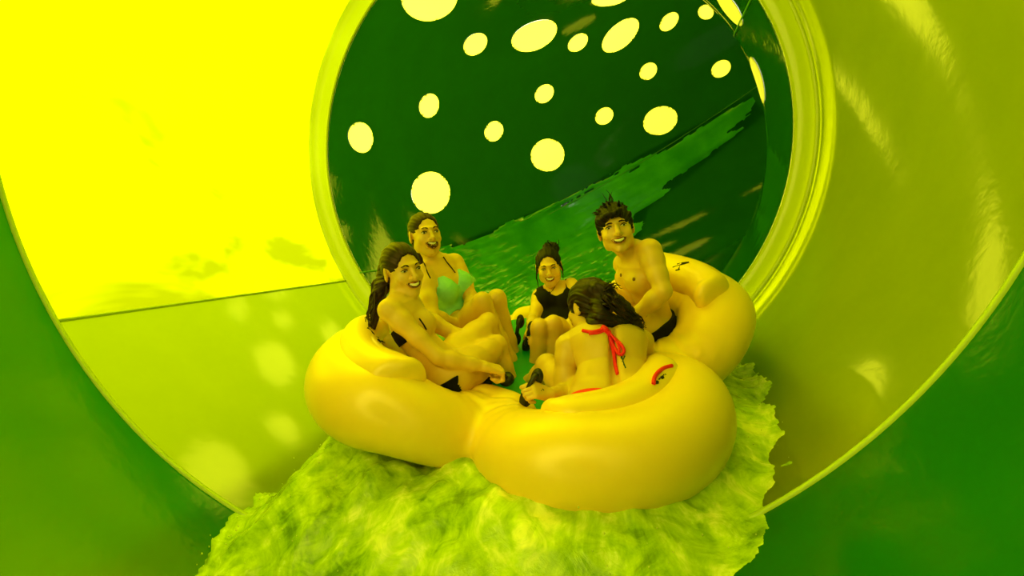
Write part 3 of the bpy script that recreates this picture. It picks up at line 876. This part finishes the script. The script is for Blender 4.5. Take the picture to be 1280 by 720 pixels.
# the straps cross the shoulders, so the shoulders belong to the region's body
sh = np.minimum(T1, 9); c.fd.d = T1
c.limb([c.J['neck'] + c.U * .012, c.J['shL'] + c.U * .005], [.042 * .84, .046 * .84], .04); c.limb([c.J['neck'] + c.U * .012, c.J['shR'] + c.U * .005], [.042 * .84, .046 * .84], .04)
sw = clip('swimsuit', c.fd, lambda X, Y, Z: np.maximum(reg(X, Y, Z), -np.minimum(leg_cut[0](X, Y, Z), leg_cut[1](X, Y, Z))), lo, hi, .005, M['blackcloth'], pc)
c.fd.d = full
q = on_surface(c.fd, [(681, 361), (684, 364), (687, 366), (690, 364), (694, 358)], .002)
if len(q) > 1:
    v, f = tube(q, .0016, 6); nk = obj('necklace', v, f, M['brow'], pc)
    pq = on_surface(c.fd, [(686, 365), (688, 367)], .004)
    if len(pq) == 2:
        v, f = tube(pq, .006, 8); obj('pendant', v, f, M['brow'], nk)
H = c.hp
bun, br_ = strand([H(.02, -.06, .085), H(.045, -.07, .100), H(.03, -.09, .108), H(.0, -.085, .098), H(.01, -.06, .092)], .030, .026, .004, 10, 3)
locks = []
for i in range(9):
    r = random.Random(40 + i); p = H(.03 + r.uniform(-.03, .03), -.06, .105 + r.uniform(0, .02))
    locks.append(strand([p, p + A3([r.uniform(-.02, .05), r.uniform(-.02, .02), r.uniform(.0, .03)]), p + A3([r.uniform(-.03, .08), r.uniform(-.03, .03), r.uniform(-.02, .045)])], .005, .001, .002, 8, i))
for sd, ln in ((-1, .11), (1, .05)):
    locks.append(strand([H(.072 * sd, .02, .02), H(.082 * sd, .03, -.03), H(.082 * sd, .035, -.03 - ln * .5), H(.078 * sd, .03, -.03 - ln)], .007, .0015, .002, 9, 7))
hair_mesh(pc, c, 'hair_dark', extra=[(bun, br_)], locks=locks, cut=(.076, .070, .108), cutc=(0, .104, -.012), cap=(.081, .102, .091))

# ---- the young man on the right
d = Body(dict(pel=(824, 414, 2.66), neck=(794, 316, 2.56), head=(769, 286, 2.50), shL=(812, 314, 2.44), shR=(780, 330, 2.72),
    elL=(829, 364, 2.36), wrL=(791, 398, 2.46), elR=(798, 376, 2.84), wrR=(768, 392, 2.74),
    hipL=(819, 420, 2.57), hipR=(813, 408, 2.74), knL=(762, 404, 2.46), anL=(728, 452, 2.56), knR=(757, 368, 2.62), anR=(730, 440, 2.70)), 'm')
d.torso(.0, .90)
for sd in (1, -1): d.fd.ell(d.tpoint(.072 * sd, .078, .70), (.062, .030, .050), np.array([d.lc, np.cross(d.lc, d.U), d.U]), .03)
d.leg('L'); d.leg('R'); T1 = d.fd.d.copy()
d.arm('L', .95); d.arm('R', .9); d.foot('L', A3([-.8, .1, -.4])); d.foot('R', A3([-.8, .1, -.4]))
d.hand('L', A3([-.5, .1, -.5]), A3([-.4, .3, -.6]), (50, 60, 40)); d.hand('R', A3([-.6, .0, -.5]), A3([-.4, .0, -.7]), (60, 70, 40))
d.head(A3([-.13, -.98, -.06]), A3([-.24, 0, 1]), 1.06, 'smile', 1.04)
pd_ = d.finish('shirtless person with short dark tousled hair and black shorts, smiling, one arm lowered', 'skin')
d.face_parts(pd_, .0, .75)
full = d.fd.d; d.fd.d = T1
th = [f_chain([d.J['hip' + q], d.J['hip' + q] + (d.J['kn' + q] - d.J['hip' + q]) * w_], [.125, .11]) for q, w_ in (('L', .55), ('R', .22))]
def reg(X, Y, Z):
    x, y, t = d.tcoord(X, Y, Z)
    e = np.maximum((t - .20) * d.L, np.sqrt(x * x + y * y) - .22)
    return np.maximum(np.minimum(e, np.minimum(th[0](X, Y, Z), th[1](X, Y, Z))), (t - .20) * d.L)
lo, hi = d.J['pel'] - .38, d.J['pel'] + .35
clip('shorts', d.fd, reg, lo, hi, .012, M['blackcloth'], pd_)
d.fd.d = full
for x, y in ((792, 349), (776, 344)):
    p = hit_field(d.fd, x, y)
    if p is not None:
        r = f_cone(p, p + A3([0, 0, .001]), .010, .010); clip('nipple', d.fd, r, p - .02, p + .02, .0022, M['nipple'], pd_)
H = d.hp
ex = []; locks = []
for i in range(30):
    r = random.Random(70 + i); an = r.uniform(-1.2, 1.2); yy = r.uniform(-.06, .06)
    p = H(.075 * math.sin(an), yy, .03 + .078 * math.cos(an)); n = nz(p - H(0, -.014, .0))
    locks.append(strand([p, p + n * .012 + A3([r.uniform(-.01, .01), r.uniform(-.01, .01), .004]), p + n * r.uniform(.010, .020) + A3([r.uniform(-.025, .025), r.uniform(-.02, .02), r.uniform(-.005, .01)])], .0075, .0012, .001, 7, i))
for i in range(7):
    r = random.Random(170 + i); p = H(.0 + r.uniform(-.012, .012), -.01 + r.uniform(-.01, .01), .112)
    locks.append(strand([p, p + A3([r.uniform(-.01, .01), 0, .03]), p + A3([r.uniform(-.03, .03), r.uniform(-.01, .01), r.uniform(.045, .075)])], .004, .0008, .001, 7, i))
fringe, fr_ = strand([H(-.062, .055, .050), H(-.035, .085, .062), H(.0, .092, .064), H(.03, .082, .075)], .016, .016, .002, 9, 4)
ex.append((fringe, fr_))
for sd in (1, -1):
    ex.append(strand([H(.072 * sd, .030, .05), H(.074 * sd, .024, .02), H(.074 * sd, .018, -.012)], .012, .005, .001, 6, 5))
hair_mesh(pd_, d, 'hair_dark', extra=ex, locks=locks, cut=(.064, .055, .088), cutc=(0, .100, -.030), cap=(.082, .104, .097), grooves=.003)

# ---- the woman in front with her back to the camera, in a red bikini
e = Body(dict(pel=(770, 512, 2.05), neck=(757, 408, 2.28), head=(736, 384, 2.33), shL=(709, 434, 2.25), shR=(802, 428, 2.27),
    elL=(706, 494, 2.19), wrL=(688, 494, 2.02), elR=(806, 468, 2.44), wrR=(772, 452, 2.60),
    hipL=(738, 514, 2.12), hipR=(796, 510, 2.10), knL=(684, 456, 2.36), anL=(652, 488, 2.56), knR=(742, 446, 2.50), anR=(712, 482, 2.68)))
e.torso(.025, 1.17); e.breasts(.68); e.spine()
e.leg('L'); e.leg('R'); T1 = e.fd.d.copy()
e.arm('L'); e.arm('R'); e.foot('L', A3([-.5, .6, -.3])); e.foot('R', A3([-.5, .6, -.3]))
e.hand('L', W(671, 488, 1.99) - e.J['wrL'], A3([-.2, .6, -.7]), (60, 85, 50)); e.hand('R', A3([-.6, .4, -.3]), A3([.0, .0, -1.]), (50, 60, 40))
e.head(A3([-.55, .80, -.22]), A3([-.10, .25, 1]), 1.03)
pe = e.finish('person seen from behind in a red bikini, dark wet ponytail swinging to one side', 'skin_tan')
e.face_parts(pe, .004, .7)
full = e.fd.d; e.fd.d = T1
def reg(X, Y, Z):
    x, y, t = e.tcoord(X, Y, Z); return np.maximum((t - .06 - .0 * x) * e.L, np.sqrt(x * x + y * y) - .23)
leg_cut = [f_chain([e.J['hip' + q] + (e.J['kn' + q] - e.J['hip' + q]) * .25, e.J['kn' + q]], [.10, .10]) for q in 'RL']
lo, hi = e.J['pel'] - .3, e.J['pel'] + .3
bb = clip('bikini_bottom', e.fd, lambda X, Y, Z: np.maximum(reg(X, Y, Z), -np.minimum(leg_cut[0](X, Y, Z), leg_cut[1](X, Y, Z))), lo, hi, .005, M['red'], pe)
def reg(X, Y, Z):
    x, y, t = e.tcoord(X, Y, Z); return np.maximum(np.abs(t - .66) * e.L - .05, np.maximum(np.abs(x) - .13, .03 - y))
lo, hi = np.minimum(e.J['pel'], e.J['neck']) - .2, np.maximum(e.J['pel'], e.J['neck']) + .2
tp_ = clip('bikini_top', e.fd, reg, lo, hi, .005, M['red'], pe) or pe
e.fd.d = full
def ribbon(name, pxs, r, mat, parent, lift=.004):
    q = on_surface(e.fd, pxs, lift)
    if len(q) < 2: return None
    pts, rs = strand(q, r, r, 0, 24)
    v, f = tube(pts, r, 8); return obj(name, v, f, mat, parent)
ribbon('neck_strap', [(728, 413), (740, 415), (752, 412), (758, 411)], .0075, M['red'], tp_)
ribbon('neck_strap', [(736, 417), (748, 416), (756, 413)], .006, M['red'], tp_)
bow = ribbon('bow', [(753, 409), (757, 412), (761, 416)], .013, M['red'], tp_, .008)
ribbon('bow_loop', [(758, 412), (766, 421), (776, 430), (780, 438), (777, 443), (772, 441), (766, 430), (760, 416)], .007, M['red'], bow or tp_, .008)
ribbon('bow_loop', [(759, 413), (770, 426), (774, 436), (773, 441), (769, 438), (763, 424), (759, 414)], .0055, M['red'], bow or tp_, .012)
ribbon('bow_tail', [(757, 412), (762, 424), (767, 440), (769, 455), (772, 468)], .0075, M['red'], bow or tp_, .007)
q = []
for x, y in ((817, 480), (818, 472), (823, 465), (830, 460), (840, 457)):
    hs = [h_ for h_ in (hit_field(BF['E'][0], x, y), hit_field(e.fd, x, y), hit_field(RAFT_FD, x, y)) if h_ is not None]
    h_ = min(hs, key=lambda t: t[1]); q.append(h_ + nz(CAM - h_) * .006)
print('string', [round(float(t[1]), 2) for t in q])
pts, rs = strand(q, .008, .008, 0, 20); v, f = tube(pts, .008, 8); obj('tie_string', v, f, M['red'], bb or pe)
for q in ([(776, 443), (778, 449), (780, 455), (782, 460)], [(779, 450), (776, 447)], [(780, 453), (777, 452)], [(779, 449), (781, 445)], [(781, 456), (779, 456)]):
    ribbon('tattoo', q, .0026, M['tattoo'], pe, .0005)
for q in ([(672, 489), (675, 487), (677, 489)], [(678, 486), (680, 488)]):
    ribbon('tattoo', q, .0018, M['tattoo'], pe, .0005)
H = e.hp
pb_ = H(.045, -.085, .060)
tail, tr_ = strand([pb_, pb_ + A3([.035, -.03, .0]), W(782, 385, 2.20), W(793, 397, 2.18), W(801, 408, 2.19)], .040, .012, .002, 12, 6)
t2, tr2 = strand([H(.02, -.10, .03), W(752, 395, 2.17), W(770, 402, 2.17), W(788, 406, 2.18)], .045, .02, .002, 10, 8)
t3, tr3 = strand([H(.0, -.09, -.02), W(742, 404, 2.19), W(752, 410, 2.19)], .045, .022, .002, 8, 9)
locks = []
for i in range(22):
    r = random.Random(200 + i)
    p0 = W(764 + r.uniform(-12, 12), 372 + r.uniform(-6, 10), 2.17 + r.uniform(-.03, .01))
    locks.append(strand([p0, W(780 + r.uniform(-8, 6), 388 + r.uniform(-8, 8), 2.15), W(795 + r.uniform(-8, 8), 402 + r.uniform(-6, 5), 2.17), W(803 + r.uniform(-8, 5), 411 + r.uniform(-5, 3), 2.20)], .0065, .0012, .002, 10, i))
for i in range(10):
    r = random.Random(300 + i); p0 = W(760 + r.uniform(-5, 5), 360 + r.uniform(-4, 4), 2.18)
    locks.append(strand([p0, p0 + A3([.02, -.01, .015]), p0 + A3([r.uniform(.03, .06), r.uniform(-.03, .02), r.uniform(-.01, .025)])], .004, .001, .002, 7, i))
hair_mesh(pe, e, 'hair_wet', extra=[(tail, tr_), (t2, tr2), (t3, tr3)], locks=locks, cut=(.066, .058, .090), cutc=(0, .102, -.030), cap=(.090, .110, .100), low=-.06, grooves=.003)
for k_, B_ in (('A', a), ('B', b), ('C', c), ('D', d), ('E', e)):
    j = B_.J; g = lambda p, q: round(float(np.linalg.norm(j[p] - j[q])), 2)
    print('LEN', k_, 'torso', round(B_.L, 2), 'sh', g('shL', 'shR'), *[(q, g('sh' + q, 'el' + q), g('el' + q, 'wr' + q), g('hip' + q, 'kn' + q), g('kn' + q, 'an' + q)) for q in 'LR'])

# black lettering along the tops of three backrests, part hidden by the riders
for key, strokes in (('A', (([(459, 410), (463, 414), (467, 418)], .007), ([(468, 421), (473, 422)], .004), ([(472, 424), (476, 428)], .006), ([(474, 429), (478, 432), (482, 432), (484, 430)], .006), ([(477, 426), (481, 429)], .003))),
                     ('E', (([(819, 478), (822, 478)], .009), ([(823, 475), (825, 473)], .004), ([(826, 473), (829, 471)], .008), ([(831, 469), (832, 469)], .007), ([(824, 476), (830, 468)], .0025))),
                     ('D', (([(841, 334), (848, 332), (853, 330), (860, 329)], .004), ([(852, 329), (861, 328)], .006), ([(846, 330), (851, 329)], .003), ([(850, 333), (848, 337)], .004), ([(845, 338), (850, 337)], .006)))):
    f2, o = BF[key]
    for px_, r in strokes:
        q = []
        for x, y in px_:
            h1 = hit_field(f2, x, y); h2 = hit_field(RAFT_FD, x, y)
            h = min([h_ for h_ in (h1, h2) if h_ is not None], key=lambda h_: h_[1], default=None)
            if h is not None: q.append(h + nz(CAM - h) * .002)
        if len(q) < 2 or np.linalg.norm(q[-1] - q[0]) > .2: continue
        v, f = tube(q, r * .8, 8); V = np.array(v)
        # pressed flat against the vinyl
        for i in range(len(V)):
            ax = q[i // 8]; n = nz(CAM - ax); dd = V[i] - ax; V[i] = ax + dd - n * (dd @ n) * .75
        obj('lettering', [tuple(t) for t in V], f, M['ink'], o)
# ------------------------------------------------------------------ the wave round the raft
edge_px = [(190, 740), (222, 700), (270, 655), (325, 612), (400, 585), (455, 560), (520, 500), (700, 430), (850, 420), (925, 440), (960, 478), (992, 540),
           (1000, 575), (978, 612), (962, 655), (968, 720), (985, 800), (900, 1100), (300, 1100), (150, 830)]
poly = []
for x, y in edge_px:
    s_, ph, _ = hit_tube(x, y); poly.append((s_, (ph + math.pi / 2 + math.pi) % (2 * math.pi) - math.pi))
poly = np.array(poly) * A3([1, R0])
def poly_dist(Q):
    """signed distance to the polygon, positive inside"""
    d = np.full(len(Q), 1e9); ins = np.zeros(len(Q), bool)
    for p, q in zip(poly, np.roll(poly, -1, 0)):
        e = q - p; w = Q - p; t = np.clip((w @ e) / (e @ e), 0, 1)
        d = np.minimum(d, np.hypot(*(w - t[:, None] * e).T))
        c = (p[1] > Q[:, 1]) != (q[1] > Q[:, 1])
        with np.errstate(divide='ignore', invalid='ignore'):
            xi = (q[0] - p[0]) * (Q[:, 1] - p[1]) / (q[1] - p[1]) + p[0]
        ins ^= c & (Q[:, 0] < xi)
    return np.where(ins, d, -d)
s0_, s1_ = poly[:, 0].min() - .1, min(poly[:, 0].max(), 4.0) + .1
a0_, a1_ = poly[:, 1].min() - .1, poly[:, 1].max() + .1
h_ = .014
S_ = np.arange(s0_, s1_, h_); A_ = np.arange(a0_, a1_, h_)
Q = np.array([(x, y) for x in S_ for y in A_])
PD = poly_dist(Q)
NV = lambda q, f, o=0: mnoise.fractal(Vector((q[0] * f + o, q[1] * f, q[2] * f)), .9, 2.1, 4, noise_basis='PERLIN_ORIGINAL')
TV = lambda q, f, o=0: mnoise.turbulence(Vector((q[0] * f + o, q[1] * f, q[2] * f)), 4, False)
wv = []
for (x, y), pd in zip(Q, PD):
    ph = y / R0 - math.pi / 2
    q = tp(x, ph, R0); n_in = -(q - (TP + TD * x)) / R0
    pd2 = pd + .10 * NV(q, 2.2, 3) + .035 * NV(q, 8, 5)
    t = float(((RC + RN * .05) - q) @ RN / max(.3, n_in @ RN))
    rr = q + n_in * max(0, min(t, .5)) - RC; rad = np.linalg.norm(rr - RN * (rr @ RN))
    fall = max(0, min(1, 1 - (rad - 1.0) / .55)); fall = fall * fall * (3 - 2 * fall)
    tgt = max(.03, min(t, .45)) * (.20 + .80 * fall)
    k = max(0, min(1, pd2 / .26)); k = k * k * (3 - 2 * k) if pd2 > 0 else 0
    th = (tgt + .080 * NV(q, 2.0, 1) + .016 * NV(q, 6, 9) + .02 * (TV(q, 4, 2) - .5)) * k
    wv.append(q + n_in * (th if pd2 > 0 else -.03 + min(0, pd2) * .2))
V = np.array(wv); nS, nA = len(S_), len(A_)
keep = (PD > -.25).reshape(nS, nA)
i_, j_ = np.meshgrid(np.arange(nS - 1), np.arange(nA - 1), indexing='ij')
kk = keep[:-1, :-1] & keep[1:, :-1] & keep[:-1, 1:] & keep[1:, 1:]
i_, j_ = i_[kk], j_[kk]
Fq = np.stack([i_ * nA + j_, (i_ + 1) * nA + j_, (i_ + 1) * nA + j_ + 1, i_ * nA + j_ + 1], 1)
mid = V[Fq[0]].mean(0); fn = np.cross(V[Fq[0][1]] - V[Fq[0][0]], V[Fq[0][2]] - V[Fq[0][1]])
if fn @ (TP + TD * ((mid - TP) @ TD) - mid) < 0: Fq = Fq[:, ::-1]
used = np.unique(Fq); rm = np.full(len(V), -1); rm[used] = np.arange(len(used))
def water_mat():
    m, nt, out = nodes('churned_water')
    p = N(nt, 'ShaderNodeBsdfPrincipled', Roughness=.14)
    n1 = noise_tex(nt, 2.3, 8, .62, stretch=(1.3, .8, 1), dist=1.8); n2 = noise_tex(nt, 8, 6, .65, dist=1.4)
    mx = N(nt, 'ShaderNodeMath', operation='MULTIPLY_ADD'); mx.inputs[1].default_value = .45
    nt.links.new(n2.outputs['Fac'], mx.inputs[0]); 
    m3 = N(nt, 'ShaderNodeMath', operation='MULTIPLY'); m3.inputs[1].default_value = .6
    nt.links.new(n1.outputs['Fac'], m3.inputs[0]); nt.links.new(m3.outputs[0], mx.inputs[2])
    r = ramp(nt, mx.outputs[0], [(.40, (.13, .26, .002)), (.48, (.30, .50, .004)), (.56, (.48, .68, .010)), (.66, (.88, .95, .18))])
    nt.links.new(r.outputs['Color'], p.inputs['Base Color'])
    n4 = noise_tex(nt, 9, 7, .62, dist=1.6)
    b = bump(nt, n4.outputs['Fac'], .28, .03); nt.links.new(b.outputs['Normal'], p.inputs['Normal'])
    nt.links.new(p.outputs['BSDF'], out.inputs['Surface']); return m
M['water'] = water_mat()
wo = obj('water', V[used], rm[Fq], M['water'])
tag(wo, 'churned foaming yellow green water pushed up in front of the raft', 'water', kind='stuff')
# droplets thrown off the wave, far too many to count
V2, F2 = [], []
rd = random.Random(11); cand = np.where((PD > .02) & (PD < .5) & (Q[:, 0] < 2.6))[0]
for _ in range(420):
    i = int(cand[rd.randrange(len(cand))]); q = wv[i]; n_in = nz(TP + TD * Q[i][0] - q)
    c = q + n_in * abs(rd.gauss(0, .035)) + A3([rd.gauss(0, .02) for _ in range(3)]); r = rd.uniform(.0015, .0045)
    b0 = len(V2)
    for k in range(3): V2.append(c + r * A3([math.cos(2.094 * k), math.sin(2.094 * k), 0]))
    V2 += [c + A3([0, 0, r * 1.3]), c - A3([0, 0, r])]
    for k in range(3): F2 += [(b0 + k, b0 + (k + 1) % 3, b0 + 3), (b0 + (k + 1) % 3, b0 + k, b0 + 4)]
sp = obj('splash', V2, F2, principled('droplets', (.6, .7, .1), .05, .8))
tag(sp, 'fine droplets thrown off the foaming water around the raft', 'spray', kind='stuff')

# ------------------------------------------------------------------ the shallow stream running down the far bend
def bend_uv(p):
    s = (p - TP) @ TD
    if s < TS: c = TP + TD * s; rad = -BN; u = s
    else:
        q = p - BC; q = q - BB * (q @ BB); ph = math.atan2(q @ TD, -(q @ BN)); u = TS + ph * RB; c = BC + nz(q) * RB; rad = nz(q)
    r = p - c; return u, math.atan2(r @ BB, r @ rad) * RF
def bend_pt(u, v, lift):
    th = v / RF
    if u < TS: return TP + TD * u + (bend(0, th, RF - lift) - BS)
    return bend((u - TS) / RB, th, RF - lift)
st_px = [(470, 400), (480, 350), (560, 305), (640, 278), (700, 258), (760, 226), (820, 190), (880, 158), (945, 122), (950, 138), (900, 180), (850, 222), (800, 262), (790, 300), (830, 350), (880, 430), (700, 470)]
poly = np.array([bend_uv(hit_bend(x, y)) for x, y in st_px])
u0, u1, v0, v1 = poly[:, 0].min(), poly[:, 0].max(), poly[:, 1].min(), poly[:, 1].max()
print('stream', u0, u1, v0, v1)
U_, V_ = np.arange(max(u0, T3 + .02), u1, .022), np.arange(v0, v1, .022)
Q = np.array([(x, y) for x in U_ for y in V_]); PD = poly_dist(Q)
pts = []
for (x, y), pd in zip(Q, PD):
    q = bend_pt(x, y, 0); n_ = mnoise.fractal(Vector((x * 1.3, y * 5.5, 0)), .9, 2.1, 5, noise_basis='PERLIN_ORIGINAL')
    k = max(0, min(1, (pd + .12 * n_) / .12))
    pts.append(bend_pt(x, y, (-.012 if k <= 0 else .004 + k * (.012 + .016 * n_))))
pts = np.array(pts); nU, nV = len(U_), len(V_); keep = (PD > -.1).reshape(nU, nV)
i_, j_ = np.meshgrid(np.arange(nU - 1), np.arange(nV - 1), indexing='ij')
kk = keep[:-1, :-1] & keep[1:, :-1] & keep[:-1, 1:] & keep[1:, 1:]; i_, j_ = i_[kk], j_[kk]
Fq = np.stack([i_ * nV + j_, (i_ + 1) * nV + j_, (i_ + 1) * nV + j_ + 1, i_ * nV + j_ + 1], 1)
mid = pts[Fq[0]].mean(0); fn = np.cross(pts[Fq[0][1]] - pts[Fq[0][0]], pts[Fq[0][2]] - pts[Fq[0][1]])
if fn @ (axis_pt(mid) - mid) < 0: Fq = Fq[:, ::-1]
used = np.unique(Fq); rm = np.full(len(pts), -1); rm[used] = np.arange(len(used))
M['stream'] = principled('light_painted_water', (.035, .38, .006), .08, .6, var=(.10, .62, .012), vscale=2.0, bmp=.25, bscale=7)  # real water, its green brightened to paint in the light on the floor
so_ = obj('stream', pts[used], rm[Fq], M['stream'])
tag(so_, 'shallow water, its green brightened to paint in light, streaming down the floor of the deep green bend', 'water', kind='stuff')
SKY, SUN, EXPO = 3.6, 8.5, 0.0
SUNDIR = (.95, .1, -.22)
# ------------------------------------------------------------------ camera and light
cd = bpy.data.cameras.new('camera'); cam = bpy.data.objects.new('camera', cd); COL.objects.link(cam)
cam.location = CAM; cam.rotation_euler = (math.pi / 2, 0, 0)
cd.sensor_width = 36; cd.lens = 18; cd.clip_start = .02; cd.clip_end = 200
scene.camera = cam
wd = bpy.data.worlds.new('sky'); scene.world = wd; wd.use_nodes = True
bg = wd.node_tree.nodes['Background']
bg.inputs['Color'].default_value = (1.0, .97, .80, 1); wn = wd.node_tree                                   # bright towards the sun at the left and overhead, dimmer away from it and below
wt = N(wn, 'ShaderNodeTexCoord'); dp = N(wn, 'ShaderNodeVectorMath', operation='DOT_PRODUCT'); dp.inputs[1].default_value = (-.38, 0, .30)
wn.links.new(wt.outputs['Generated'], dp.inputs[0])
w1 = N(wn, 'ShaderNodeMath', operation='ADD'); w1.inputs[1].default_value = .64; wn.links.new(dp.outputs['Value'], w1.inputs[0])
w2 = N(wn, 'ShaderNodeMath', operation='MAXIMUM'); w2.inputs[1].default_value = .22; wn.links.new(w1.outputs[0], w2.inputs[0])
w3 = N(wn, 'ShaderNodeMath', operation='MULTIPLY'); w3.inputs[1].default_value = SKY * 1.25; wn.links.new(w2.outputs[0], w3.inputs[0])
wn.links.new(w3.outputs[0], bg.inputs['Strength'])
sd = bpy.data.lights.new('sun', 'SUN'); sd.energy = SUN; sd.angle = math.radians(2); sd.color = (1, .95, .75)
so = bpy.data.objects.new('sun', sd); COL.objects.link(so)
so.rotation_euler = Vector(SUNDIR).to_track_quat('-Z', 'Y').to_euler()
scene.view_settings.view_transform = 'Standard'; scene.view_settings.look = 'None'
scene.view_settings.gamma = 1; scene.view_settings.exposure = EXPO
scene.view_settings.use_curve_mapping = False
cy = scene.cycles
cy.use_denoising = True
cy.max_bounces = 8; cy.diffuse_bounces = 5; cy.glossy_bounces = 3; cy.sample_clamp_indirect = 6
cy.caustics_reflective = False; cy.caustics_refractive = False
